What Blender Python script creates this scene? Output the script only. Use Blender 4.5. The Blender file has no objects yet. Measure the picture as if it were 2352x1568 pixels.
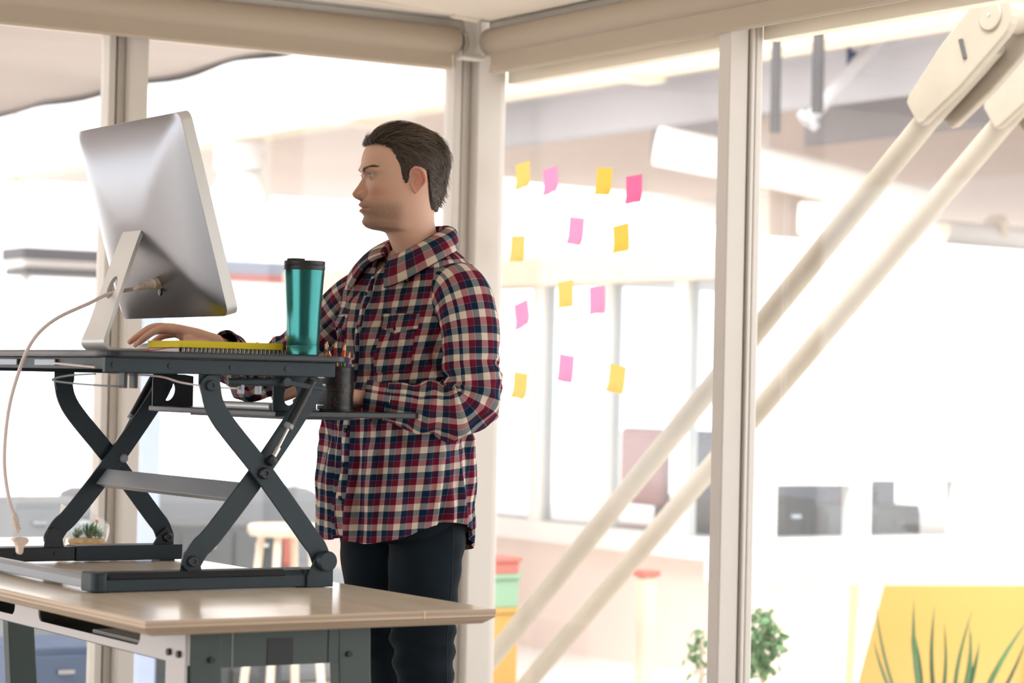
import bpy, math, random
import numpy as np
from mathutils import Vector, Matrix, noise

random.seed(7); rng = np.random.default_rng(7)
SC = bpy.context.scene
COL = SC.collection

# ------------------------------------------------------------------ camera
TH, PI_, RO, FPX = math.radians(32.3), math.radians(1.04), math.radians(1.243), 5700.0
CAM = Vector((0, 0, 1.197))
F0 = Vector((math.sin(TH), math.cos(TH), 0)); R0 = Vector((math.cos(TH), -math.sin(TH), 0)); U0 = Vector((0, 0, 1))
FW = F0 * math.cos(PI_) + U0 * math.sin(PI_); UP = U0 * math.cos(PI_) - F0 * math.sin(PI_)
RT = R0 * math.cos(RO) + UP * math.sin(RO); UP = UP * math.cos(RO) - R0 * math.sin(RO)
cd = bpy.data.cameras.new('camera'); cam = bpy.data.objects.new('camera', cd); COL.objects.link(cam)
M = Matrix.Identity(4)
for i in range(3):
    M[i][0], M[i][1], M[i][2], M[i][3] = RT[i], UP[i], -FW[i], CAM[i]
cam.matrix_world = M
cd.sensor_width = 36.0; cd.lens = FPX / 2352 * 36; cd.clip_end = 200; cd.clip_start = .05
cd.dof.use_dof = True; cd.dof.focus_distance = 5.85; cd.dof.aperture_fstop = 3.2
SC.camera = cam
# ------------------------------------------------------------------ world + exposure
w = bpy.data.worlds.new('overcast_sky'); SC.world = w; w.use_nodes = True
bg = w.node_tree.nodes['Background']; bg.inputs[0].default_value = (0.985, 0.99, 1.0, 1); bg.inputs[1].default_value = 2.1
sl = bpy.data.lights.new('soft_sun', 'SUN'); sl.energy = 3.6; sl.angle = math.radians(35); sl.color = (1, .985, .965)
sun = bpy.data.objects.new('soft_sun', sl); COL.objects.link(sun); sun.location = (-6, -8, 14)
sun.rotation_euler = Vector((.70, .40, -1.05)).to_track_quat('-Z', 'Y').to_euler()
SC.view_settings.view_transform = 'Standard'; SC.view_settings.look = 'None'
SC.view_settings.gamma = 1; SC.view_settings.use_curve_mapping = False
SC.view_settings.exposure = 0.5

# ------------------------------------------------------------------ helpers
def lin(c):
    return tuple(((v / 255) / 12.92 if v / 255 <= .04045 else ((v / 255 + .055) / 1.055) ** 2.4) for v in c[:3]) + (1,)

MATS = {}
def mat(name, c, rough=.5, metal=0., bump=0., bscale=200., var=0., vscale=6., sheen=0., spec=.5, coat=0., stretch=(1, 1, 1)):
    if name in MATS: return MATS[name]
    m = bpy.data.materials.new(name); m.use_nodes = True; MATS[name] = m
    nt = m.node_tree; b = nt.nodes['Principled BSDF']
    b.inputs['Base Color'].default_value = lin(c); b.inputs['Roughness'].default_value = rough
    b.inputs['Metallic'].default_value = metal; b.inputs['Specular IOR Level'].default_value = spec
    b.inputs['Sheen Weight'].default_value = sheen; b.inputs['Coat Weight'].default_value = coat
    tc = nt.nodes.new('ShaderNodeTexCoord'); mp = nt.nodes.new('ShaderNodeMapping'); mp.inputs['Scale'].default_value = stretch
    nt.links.new(tc.outputs['Object'], mp.inputs[0])
    if var > 0:
        n = nt.nodes.new('ShaderNodeTexNoise'); n.inputs['Scale'].default_value = vscale; n.inputs['Detail'].default_value = 5
        nt.links.new(mp.outputs[0], n.inputs['Vector'])
        mx = nt.nodes.new('ShaderNodeMix'); mx.data_type = 'RGBA'; mx.blend_type = 'MULTIPLY'; mx.inputs[0].default_value = 1
        mr = nt.nodes.new('ShaderNodeMapRange'); mr.inputs['From Min'].default_value = .3; mr.inputs['From Max'].default_value = .7
        mr.inputs['To Min'].default_value = 1 - var; mr.inputs['To Max'].default_value = 1 + var
        nt.links.new(n.outputs[0], mr.inputs[0]); mx.inputs[6].default_value = lin(c)
        nt.links.new(mr.outputs[0], mx.inputs[7]); nt.links.new(mx.outputs[2], b.inputs['Base Color'])
    if bump > 0:
        n2 = nt.nodes.new('ShaderNodeTexNoise'); n2.inputs['Scale'].default_value = bscale; n2.inputs['Detail'].default_value = 3
        nt.links.new(mp.outputs[0], n2.inputs['Vector'])
        bp = nt.nodes.new('ShaderNodeBump'); bp.inputs['Strength'].default_value = bump; bp.inputs['Distance'].default_value = .002
        nt.links.new(n2.outputs[0], bp.inputs['Height']); nt.links.new(bp.outputs[0], b.inputs['Normal'])
    return m

def attr_mat(name, attr='Col', rough=.5, bump=0., bscale=300., spec=.5, sheen=0., sss=0.):
    if name in MATS: return MATS[name]
    m = mat(name, (128, 128, 128), rough, bump=bump, bscale=bscale, spec=spec, sheen=sheen)
    nt = m.node_tree; b = nt.nodes['Principled BSDF']
    a = nt.nodes.new('ShaderNodeAttribute'); a.attribute_name = attr
    nt.links.new(a.outputs['Color'], b.inputs['Base Color'])
    if sss:
        b.inputs['Subsurface Weight'].default_value = sss; b.inputs['Subsurface Radius'].default_value = (1, .35, .2); b.inputs['Subsurface Scale'].default_value = .006
    return m

def glass_mat(name, tint=(1, 1, 1), gain=1.0, rough=0.0):
    if name in MATS: return MATS[name]
    m = bpy.data.materials.new(name); m.use_nodes = True; MATS[name] = m
    nt = m.node_tree; nt.nodes.clear()
    o = nt.nodes.new('ShaderNodeOutputMaterial'); mx = nt.nodes.new('ShaderNodeMixShader'); t = nt.nodes.new('ShaderNodeBsdfTransparent')
    g = nt.nodes.new('ShaderNodeBsdfGlossy'); fr = nt.nodes.new('ShaderNodeLayerWeight'); fr.inputs[0].default_value = .5
    pw = nt.nodes.new('ShaderNodeMath'); pw.operation = 'POWER'; pw.inputs[1].default_value = 4.0; nt.links.new(fr.outputs['Facing'], pw.inputs[0])
    mu = nt.nodes.new('ShaderNodeMath'); mu.operation = 'MULTIPLY_ADD'; mu.inputs[1].default_value = .5 * gain; mu.inputs[2].default_value = .035 * gain
    t.inputs[0].default_value = tuple(tint) + (1,); g.inputs['Roughness'].default_value = rough
    nt.links.new(pw.outputs[0], mu.inputs[0]); nt.links.new(mu.outputs[0], mx.inputs[0])
    nt.links.new(t.outputs[0], mx.inputs[1]); nt.links.new(g.outputs[0], mx.inputs[2]); nt.links.new(mx.outputs[0], o.inputs[0])
    return m

def root_off(p):
    o = Vector((0, 0, 0))
    while p is not None:
        o += p.location; p = p.parent
    return o

def obj(name, V, Fc, m, parent=None, smooth=None, uv=None, col=None, bevel=0, solid=0, seg=2):
    """link ONE mesh object; vertices in world metres. smooth = angle in degrees"""
    off = root_off(parent)
    V = np.asarray(V, float) - np.array(off)
    me = bpy.data.meshes.new(name); me.from_pydata(V.tolist(), [], [list(map(int, f)) for f in Fc]); me.validate()
    me.materials.append(m if not isinstance(m, str) else MATS[m])
    if smooth is not None:
        me.shade_smooth()
        if smooth < 180: me.set_sharp_from_angle(angle=math.radians(smooth))
    if uv is not None:
        l = me.uv_layers.new(name='UVMap'); vi = np.empty(len(me.loops), int); me.loops.foreach_get('vertex_index', vi)
        l.data.foreach_set('uv', np.asarray(uv, float)[vi].ravel())
    if col is not None:
        a = me.color_attributes.new('Col', 'FLOAT_COLOR', 'POINT'); c = np.ones((len(V), 4)); c[:, :3] = np.asarray(col)[:, :3]
        a.data.foreach_set('color', c.ravel())
    o = bpy.data.objects.new(name, me); COL.objects.link(o); o.parent = parent
    if bevel:
        b = o.modifiers.new('bevel', 'BEVEL'); b.width = bevel; b.segments = seg; b.limit_method = 'ANGLE'; b.angle_limit = math.radians(35)
    if solid:
        s = o.modifiers.new('thickness', 'SOLIDIFY'); s.thickness = solid; s.offset = 0
    return o

def thing(name, label, cat, loc=(0, 0, 0), group=None, kind=None):
    o = bpy.data.objects.new(name, None); COL.objects.link(o); o.location = loc; o.empty_display_size = .05
    o['label'] = label
    if cat: o['category'] = cat
    if group: o['group'] = group
    if kind: o['kind'] = kind
    return o

def tag(o, label, cat=None, group=None, kind=None):
    o['label'] = label
    if cat: o['category'] = cat
    if group: o['group'] = group
    if kind: o['kind'] = kind
    return o

class MB:
    def __init__(s): s.V = []; s.F = []
    def add(s, V, Fc):
        n = len(s.V); s.V += [tuple(map(float, v)) for v in V]; s.F += [[i + n for i in f] for f in Fc]; return s
    def box(s, x0, x1, y0, y1, z0, z1):
        return s.add([(x0, y0, z0), (x1, y0, z0), (x1, y1, z0), (x0, y1, z0), (x0, y0, z1), (x1, y0, z1), (x1, y1, z1), (x0, y1, z1)],
                     [(3, 2, 1, 0), (4, 5, 6, 7), (0, 1, 5, 4), (1, 2, 6, 5), (2, 3, 7, 6), (3, 0, 4, 7)])
    def cyl(s, p0, p1, r0, r1=None, n=16, cap=True):
        r1 = r0 if r1 is None else r1
        return s.tube([p0, p1], [r0, r1], n, cap)
    def tube(s, path, r, n=10, cap=True):
        P = [Vector(p) for p in path]; m = len(P)
        if not hasattr(r, '__len__'): r = [r] * m
        t = (P[1] - P[0]).normalized(); a = Vector((0, 0, 1)) if abs(t.z) < .9 else Vector((1, 0, 0))
        u = t.cross(a).normalized(); V = []
        for i in range(m):
            t = (P[min(i + 1, m - 1)] - P[max(i - 1, 0)]).normalized()
            u = (u - t * u.dot(t)).normalized(); v = t.cross(u)
            for k in range(n):
                an = 2 * math.pi * k / n
                V.append(P[i] + (u * math.cos(an) + v * math.sin(an)) * r[i])
        Fc = [(i * n + k, i * n + (k + 1) % n, (i + 1) * n + (k + 1) % n, (i + 1) * n + k) for i in range(m - 1) for k in range(n)]
        if cap: Fc += [tuple(range(n - 1, -1, -1)), tuple((m - 1) * n + k for k in range(n))]
        return s.add(V, Fc)
    def lathe(s, prof, c, n=32, axis='z'):
        V = []; m = len(prof)
        for (r, h) in prof:
            for k in range(n):
                an = 2 * math.pi * k / n; a, b = r * math.cos(an), r * math.sin(an)
                V.append((c[0] + a, c[1] + b, c[2] + h) if axis == 'z' else ((c[0] + h, c[1] + a, c[2] + b) if axis == 'x' else (c[0] + a, c[1] + h, c[2] + b)))
        Fc = [(i * n + k, i * n + (k + 1) % n, (i + 1) * n + (k + 1) % n, (i + 1) * n + k) for i in range(m - 1) for k in range(n)]
        if prof[0][0] > 1e-6: Fc.append(tuple(range(n - 1, -1, -1)))
        if prof[-1][0] > 1e-6: Fc.append(tuple((m - 1) * n + k for k in range(n)))
        return s.add(V, Fc)
    def prism(s, poly, plane, a, b):
        """extrude a 2D polygon: plane 'xz' along y, 'xy' along z, 'yz' along x between a and b"""
        def P(p, h): return (p[0], h, p[1]) if plane == 'xz' else ((p[0], p[1], h) if plane == 'xy' else (h, p[0], p[1]))
        n = len(poly); V = [P(p, a) for p in poly] + [P(p, b) for p in poly]
        return s.add(V, [tuple(range(n)), tuple(range(2 * n - 1, n - 1, -1))] + [(i + n, (i + 1) % n + n, (i + 1) % n, i) for i in range(n)])
    def build(s, name, m, parent=None, **k):
        return obj(name, s.V, s.F, m, parent, **k)

def rrect(x0, x1, y0, y1, r, n=6):
    out = []
    for cx, cy, a0 in ((x1 - r, y0 + r, -90), (x1 - r, y1 - r, 0), (x0 + r, y1 - r, 90), (x0 + r, y0 + r, 180)):
        for k in range(n + 1):
            a = math.radians(a0 + 90 * k / n); out.append((cx + r * math.cos(a), cy + r * math.sin(a)))
    return out

def strip(path, wd, cap=6):
    """flat bar outline around a 2D polyline with round ends"""
    P = [np.array(p, float) for p in path]; n = len(P); L = []; Rr = []; h = wd / 2
    for i in range(n):
        t = P[min(i + 1, n - 1)] - P[max(i - 1, 0)]; t /= np.linalg.norm(t); nn = np.array([-t[1], t[0]])
        L.append(P[i] + nn * h); Rr.append(P[i] - nn * h)
    t1 = P[-1] - P[-2]; a1 = math.atan2(t1[1], t1[0]); t0 = P[0] - P[1]; a0 = math.atan2(t0[1], t0[0])
    c1 = [P[-1] + h * np.array([math.cos(a1 + x), math.sin(a1 + x)]) for x in np.linspace(-math.pi / 2, math.pi / 2, cap + 2)[1:-1]]
    c0 = [P[0] + h * np.array([math.cos(a0 + x), math.sin(a0 + x)]) for x in np.linspace(-math.pi / 2, math.pi / 2, cap + 2)[1:-1]]
    return [tuple(p) for p in Rr + c1 + L[::-1] + c0]

def catmull(pts, n):
    P = np.array(pts, float); P = np.vstack([2 * P[0] - P[1], P, 2 * P[-1] - P[-2]]); out = []
    m = len(P) - 3
    for t in np.linspace(0, m - 1e-9, n):
        i = int(t); u = t - i; a, b, c, d = P[i:i + 4]
        out.append(.5 * (2 * b + (c - a) * u + (2 * a - 5 * b + 4 * c - d) * u ** 2 + (3 * b - a - 3 * c + d) * u ** 3))
    return np.array(out)

def curve(x, pts):
    """smooth (cubic Hermite, monotone-ish) interpolation of a list of (x, y)"""
    pts = sorted(pts); X = np.array([p[0] for p in pts], float); Y = np.array([p[1] for p in pts], float)
    d = np.diff(Y) / np.diff(X); m = np.empty(len(X)); m[0], m[-1] = d[0], d[-1]
    for i in range(1, len(X) - 1):
        m[i] = 0 if d[i - 1] * d[i] <= 0 else 2 * d[i - 1] * d[i] / (d[i - 1] + d[i])
    x = np.clip(np.asarray(x, float), X[0], X[-1]); i = np.clip(np.searchsorted(X, x) - 1, 0, len(X) - 2)
    h = X[i + 1] - X[i]; t = (x - X[i]) / h
    return (2 * t ** 3 - 3 * t ** 2 + 1) * Y[i] + (t ** 3 - 2 * t ** 2 + t) * h * m[i] + (-2 * t ** 3 + 3 * t ** 2) * Y[i + 1] + (t ** 3 - t ** 2) * h * m[i + 1]

def gridfaces(nr, nc, wrap=True):
    c = nc if wrap else nc - 1
    return [(i * nc + k, i * nc + (k + 1) % nc, (i + 1) * nc + (k + 1) % nc, (i + 1) * nc + k) for i in range(nr - 1) for k in range(c)]

def G(x, s): return np.exp(-(x / s) ** 2)
def sstep(a, b, x):
    t = np.clip((x - a) / (b - a), 0, 1); return t * t * (3 - 2 * t)

# ------------------------------------------------------------------ materials
mat('paint_cream', (212, 205, 197), .45, var=.02, bump=.05, bscale=60)
mat('paint_ceiling', (228, 218, 202), .6, var=.03, vscale=2)
mat('paint_cream_sunlit', (246, 236, 216), .5, var=.02)  # cream rail paint with the sunlight on it put into the colour
mat('paint_track', (235, 230, 222), .4)
mat('blind_fabric', (186, 172, 154), .85, bump=.12, bscale=900, sheen=.1)
mat('blind_end', (30, 32, 34), .5)
mat('floor_room', (184, 180, 174), .5, var=.08, vscale=3)
mat('floor_hall', (232, 226, 220), .6, var=.04, vscale=.6)
mat('hall_white', (246, 243, 238), .6, var=.02, vscale=.5)
mat('hall_cream', (244, 230, 208), .55, var=.03)
mat('hall_soffit', (218, 204, 195), .7, var=.05, vscale=.4)
mat('hall_grey', (178, 178, 184), .7, var=.06, vscale=.8)
mat('hall_dark', (84, 82, 84), .7, var=.1, vscale=1)
mat('strut_paint', (178, 168, 152), .5, var=.05, vscale=9, bump=.15, bscale=80)
mat('riser_metal', (42, 55, 63), .45, spec=.32, var=.03, vscale=20, bump=.05, bscale=900)
mat('riser_light', (140, 146, 154), .38, metal=.3, bump=.05, bscale=700)
mat('riser_dark', (27, 32, 38), .45)
mat('riser_top', (40, 46, 53), .3, bump=.15, bscale=500, stretch=(1, 1, 6))
mat('black_plastic', (22, 24, 27), .4)
mat('steel', (190, 192, 195), .25, metal=1)
mat('alu', (146, 148, 154), .3, metal=1., bump=.02, bscale=1500)
mat('alu_light', (212, 211, 209), .36, metal=.25)
mat('cable_white', (222, 206, 204), .5)
mat('plug_white', (225, 205, 192), .5)
mat('desk_metal', (66, 78, 76), .45, metal=.1, var=.03)
mat('desk_metal_pale_lit', (205, 200, 200), .45)  # paler copy of the desk metal, light on the front face put into the colour
mat('mug_teal', (56, 126, 124), .24, metal=.8)
mat('mug_lid', (30, 31, 33), .45)
mat('denim', (14, 25, 33), .9, bump=.35, bscale=900, var=.2, vscale=9, sheen=.04, spec=.2)
mat('thread', (15, 20, 28), .9)
mat('button_navy', (16, 21, 36), .6, spec=.25)
mat('paper_yellow', (236, 214, 20), .6)
mat('paper_white', (240, 238, 234), .7)
mat('elastic_red', (228, 86, 60), .6)
def paper(name, c):
    m = mat(name, c, .8, spec=.2); nt = m.node_tree; b = nt.nodes['Principled BSDF']; t = nt.nodes.new('ShaderNodeBsdfTranslucent'); t.inputs[0].default_value = lin(c)
    x = nt.nodes.new('ShaderNodeMixShader'); x.inputs[0].default_value = .55; nt.links.new(b.outputs[0], x.inputs[1]); nt.links.new(t.outputs[0], x.inputs[2]); nt.links.new(x.outputs[0], nt.nodes['Material Output'].inputs[0])
paper('note_yellow', (238, 204, 118)); paper('note_yellow_deep', (234, 194, 88)); paper('note_pink', (236, 156, 198)); paper('note_pink_deep', (226, 112, 156))
mat('mouse_white', (238, 238, 240), .25)
mat('key_white', (235, 235, 236), .4)
mat('gravel', (196, 160, 118), .9, bump=.6, bscale=150, var=.25, vscale=90)
mat('succulent_dark', (58, 110, 74), .5, var=.2, vscale=40)
mat('succulent_light', (150, 178, 96), .5, var=.2, vscale=40)
mat('bud_red', (214, 70, 50), .5)
mat('leaf_green', (70, 118, 62), .5, var=.25, vscale=6)
mat('leaf_mid', (120, 160, 112), .55, var=.25, vscale=8)
mat('panel_yellow', (200, 156, 76), .5)
mat('panel_yellow_pale', (226, 200, 150), .5)
mat('wood_warm', (232, 212, 190), .6, var=.1, stretch=(1, 1, .1))
mat('cab_grey', (130, 136, 142), .6)
mat('cab_blue', (74, 92, 120), .6)
mat('cab_dark', (66, 72, 76), .6)
mat('pink_red', (216, 140, 134), .6)
mat('blue_soft', (176, 190, 214), .6)
mat('navy_soft', (52, 66, 104), .6)
mat('green_soft', (140, 178, 148), .6)
mat('red_soft', (196, 110, 98), .6)
mat('pot_white', (240, 238, 234), .5)
mat('shoe', (60, 44, 34), .5)
glass_mat('window_glass', (.985, .985, .985), 1.0)
glass_mat('bowl_glass', (.97, .985, .98), 1.6)
glass_mat('office_glass', (.93, .96, .98), 1.2)

def wood_top():
    m = mat('wood_top', (214, 178, 140), .16, spec=.45); nt = m.node_tree; b = nt.nodes['Principled BSDF']
    tc = nt.nodes.new('ShaderNodeTexCoord'); mp = nt.nodes.new('ShaderNodeMapping'); mp.inputs['Scale'].default_value = (2.2, .35, 1)
    n = nt.nodes.new('ShaderNodeTexNoise'); n.inputs['Scale'].default_value = 7; n.inputs['Detail'].default_value = 8; n.inputs['Distortion'].default_value = .6
    r = nt.nodes.new('ShaderNodeValToRGB'); r.color_ramp.elements[0].position = .3; r.color_ramp.elements[1].position = .72
    r.color_ramp.elements[0].color = lin((238, 218, 194)); r.color_ramp.elements[1].color = lin((250, 238, 220))
    nt.links.new(tc.outputs['Object'], mp.inputs[0]); nt.links.new(mp.outputs[0], n.inputs['Vector']); nt.links.new(n.outputs[0], r.inputs[0]); nt.links.new(r.outputs[0], b.inputs['Base Color'])
    m = mat('ply_edge', (170, 140, 112), .5); nt = m.node_tree; b = nt.nodes['Principled BSDF']
    tc = nt.nodes.new('ShaderNodeTexCoord'); mp = nt.nodes.new('ShaderNodeMapping'); mp.inputs['Scale'].default_value = (.6, .6, 260)
    n = nt.nodes.new('ShaderNodeTexNoise'); n.inputs['Scale'].default_value = 1.2; n.inputs['Detail'].default_value = 2
    r = nt.nodes.new('ShaderNodeValToRGB'); r.color_ramp.elements[0].position = .35; r.color_ramp.elements[1].position = .6
    r.color_ramp.elements[0].color = lin((158, 134, 112)); r.color_ramp.elements[1].color = lin((212, 190, 166))
    nt.links.new(tc.outputs['Object'], mp.inputs[0]); nt.links.new(mp.outputs[0], n.inputs['Vector']); nt.links.new(n.outputs[0], r.inputs[0]); nt.links.new(r.outputs[0], b.inputs['Base Color'])
wood_top()

def plaid():
    m = mat('plaid', (128, 128, 128), .92, sheen=.0, spec=.15); nt = m.node_tree; b = nt.nodes['Principled BSDF']
    N, L = nt.nodes, nt.links
    uvn = N.new('ShaderNodeUVMap'); sp = N.new('ShaderNodeSeparateXYZ'); L.new(uvn.outputs[0], sp.inputs[0])
    cream, navy, burg, line = [tuple(v / 255 for v in c) + (1,) for c in ((220, 205, 188), (20, 42, 64), (106, 26, 48), (108, 126, 140))]
    def ramp(sock, order, ph):
        a = N.new('ShaderNodeMath'); a.operation = 'MULTIPLY_ADD'; a.inputs[1].default_value = 1 / .0435; a.inputs[2].default_value = ph; L.new(sock, a.inputs[0])
        f = N.new('ShaderNodeMath'); f.operation = 'FRACT'; L.new(a.outputs[0], f.inputs[0])
        r = N.new('ShaderNodeValToRGB'); r.color_ramp.interpolation = 'CONSTANT'; e = r.color_ramp.elements
        e[0].position = 0; e[0].color = cream; e[1].position = .335; e[1].color = order[0]
        x = e.new(.655); x.color = line; x = e.new(.68); x.color = order[1]
        L.new(f.outputs[0], r.inputs[0]); return r
    r1 = ramp(sp.outputs[0], (navy, burg), 200.0); r2 = ramp(sp.outputs[1], (burg, navy), 200.0)
    mx = N.new('ShaderNodeMix'); mx.data_type = 'RGBA'; mx.inputs[0].default_value = .5; L.new(r1.outputs[0], mx.inputs[6]); L.new(r2.outputs[0], mx.inputs[7])
    gm = N.new('ShaderNodeGamma'); gm.inputs[1].default_value = 2.2; L.new(mx.outputs[2], gm.inputs[0])
    nz = N.new('ShaderNodeTexNoise'); nz.inputs['Scale'].default_value = 900; nz.inputs['Detail'].default_value = 2; L.new(uvn.outputs[0], nz.inputs['Vector'])
    mr = N.new('ShaderNodeMapRange'); mr.inputs['To Min'].default_value = .8; mr.inputs['To Max'].default_value = 1.2; L.new(nz.outputs[0], mr.inputs[0])
    m2 = N.new('ShaderNodeMix'); m2.data_type = 'RGBA'; m2.blend_type = 'MULTIPLY'; m2.inputs[0].default_value = 1
    L.new(gm.outputs[0], m2.inputs[6]); L.new(mr.outputs[0], m2.inputs[7]); L.new(m2.outputs[2], b.inputs['Base Color'])
    n3 = N.new('ShaderNodeTexNoise'); n3.inputs['Scale'].default_value = 22; n3.inputs['Detail'].default_value = 4; L.new(uvn.outputs[0], n3.inputs['Vector'])
    bp = N.new('ShaderNodeBump'); bp.inputs['Strength'].default_value = .35; bp.inputs['Distance'].default_value = .01; L.new(n3.outputs[0], bp.inputs['Height']); L.new(bp.outputs[0], b.inputs['Normal'])
plaid()

def mesh_cup():
    m = bpy.data.materials.new('perforated_black'); MATS['perforated_black'] = m; m.use_nodes = True; nt = m.node_tree; N, L = nt.nodes, nt.links
    b = N['Principled BSDF']; b.inputs['Base Color'].default_value = lin((11, 13, 15)); b.inputs['Roughness'].default_value = .38
    o = N['Material Output']; t = N.new('ShaderNodeBsdfTransparent'); mx = N.new('ShaderNodeMixShader')
    uvn = N.new('ShaderNodeUVMap'); v = N.new('ShaderNodeTexVoronoi'); v.inputs['Randomness'].default_value = 0; v.inputs['Scale'].default_value = 270
    mp = N.new('ShaderNodeMapping'); mp.inputs['Rotation'].default_value = (0, 0, math.radians(45)); L.new(uvn.outputs[0], mp.inputs[0]); L.new(mp.outputs[0], v.inputs['Vector'])
    lt = N.new('ShaderNodeMath'); lt.operation = 'LESS_THAN'; lt.inputs[1].default_value = .24; L.new(v.outputs['Distance'], lt.inputs[0])
    sp = N.new('ShaderNodeSeparateXYZ'); L.new(uvn.outputs[0], sp.inputs[0])
    fr = N.new('ShaderNodeMath'); fr.operation = 'MULTIPLY_ADD'; fr.inputs[1].default_value = 1 / .031; fr.inputs[2].default_value = .0; L.new(sp.outputs[1], fr.inputs[0])
    fc = N.new('ShaderNodeMath'); fc.operation = 'FRACT'; L.new(fr.outputs[0], fc.inputs[0])
    g1 = N.new('ShaderNodeMath'); g1.operation = 'GREATER_THAN'; g1.inputs[1].default_value = .38; L.new(fc.outputs[0], g1.inputs[0])
    ml = N.new('ShaderNodeMath'); ml.operation = 'MULTIPLY'; L.new(lt.outputs[0], ml.inputs[0]); L.new(g1.outputs[0], ml.inputs[1])
    L.new(ml.outputs[0], mx.inputs[0]); L.new(b.outputs[0], mx.inputs[1]); L.new(t.outputs[0], mx.inputs[2]); L.new(mx.outputs[0], o.inputs[0])
mesh_cup()

# ------------------------------------------------------------------ the room
def struct(name, mb, m, parent=None, label=None, **k):
    o = mb.build(name, m, parent, **k)
    if parent is None: o['kind'] = 'structure'
    if label: o['label'] = label
    return o

struct('floor', MB().box(-4, 4.28, -3, 6.9, -.1, 0), 'floor_room', label='pale brown floor of the glazed room')
cm = MB().box(-4, 4.3, -3, 6.95, 2.52, 2.62)
struct('ceiling', cm, 'paint_ceiling', label='cream ceiling of the glazed room')
cp = MB().prism([(-3.5, 4.6), (3.547, 6.413), (4.036, 6.541), (4.02, -2.5), (-3.5, -2.5)], 'xy', 2.33, 2.5)
struct('trim_1', cp, 'paint_ceiling', label='lowered cream ceiling panel above the blinds', bevel=.006)
struct('wall_back', MB().box(-4, 4.28, -3.1, -3, 0, 2.52), mat('wall_warm', (142, 142, 142), .8, var=.05), label='warm grey wall behind the camera')
struct('wall_left', MB().box(-4.1, -4, -3, .5, 0, 2.52), 'wall_warm', label='warm grey wall left of the camera')
# window posts and frames
def post(name, label, boxes, grooves=()):
    t = thing(name, label, None, (boxes[0][0], boxes[0][2], 0), kind='structure')
    for i, b in enumerate(boxes):
        MB().box(*b).build(('post' if i == 0 else 'sash_strip'), 'paint_cream', t, bevel=.004)
    return t
post('trim_2', 'cream square post between the two left window panes', [(2.948, 3.003, 6.8, 6.9, 0, 2.5), (2.922, 2.948, 6.845, 6.9, 0, 2.5), (2.892, 2.914, 6.835, 6.9, 0, 2.5), (2.914, 2.922, 6.86, 6.9, 0, 2.5)])
post('trim_3', 'cream corner post of the glazed room behind the man', [(4.15, 4.242, 6.8, 6.9, 0, 2.5), (4.118, 4.15, 6.845, 6.9, 0, 2.5), (4.082, 4.11, 6.835, 6.9, 0, 2.5), (4.11, 4.118, 6.86, 6.9, 0, 2.5), (4.242, 4.262, 6.81, 6.9, 0, 2.5)])
post('trim_4', 'cream window post right of the sticky notes', [(4.15, 4.215, 5.47, 5.522, 0, 2.5), (4.22, 4.234, 5.462, 5.522, 0, 2.5), (4.238, 4.262, 5.465, 5.522, 0, 2.5), (4.2, 4.24, 5.485, 5.51, 0, 2.5)])
def window(name, label, frames, panes):
    t = thing(name, label, None, panes[0][:1] + panes[0][2:3] + (0,), kind='structure')
    for b in frames: MB().box(*b).build('frame_rail', 'paint_cream_sunlit', t, bevel=.003)
    for b in panes: MB().box(*b).build('pane', 'window_glass', t)
window('window_1', 'tall glass pane left of the left window post', [(-1, 2.892, 6.84, 6.9, 2.215, 2.32), (-1, 2.892, 6.84, 6.9, 0, .08)], [(-1, 2.892, 6.866, 6.874, .08, 2.215)])
window('window_2', 'wide glass pane between the left post and the corner post', [(3.003, 4.082, 6.84, 6.9, 2.215, 2.32), (3.003, 4.082, 6.84, 6.9, 0, .08)], [(3.003, 4.082, 6.866, 6.874, .08, 2.215)])
window('window_3', 'glass pane of the right wall carrying the sticky notes', [(4.26, 4.31, 5.522, 6.8, 2.175, 2.32), (4.225, 4.275, 5.522, 6.8, 0, .08)], [(4.25, 4.258, 5.522, 6.8, .08, 2.3)])
window('window_4', 'large glass pane right of the right window post', [(4.26, 4.31, -3, 5.465, 2.175, 2.32), (4.225, 4.275, -3, 5.465, 0, .08)], [(4.25, 4.258, -3, 5.465, .08, 2.3)])
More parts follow.
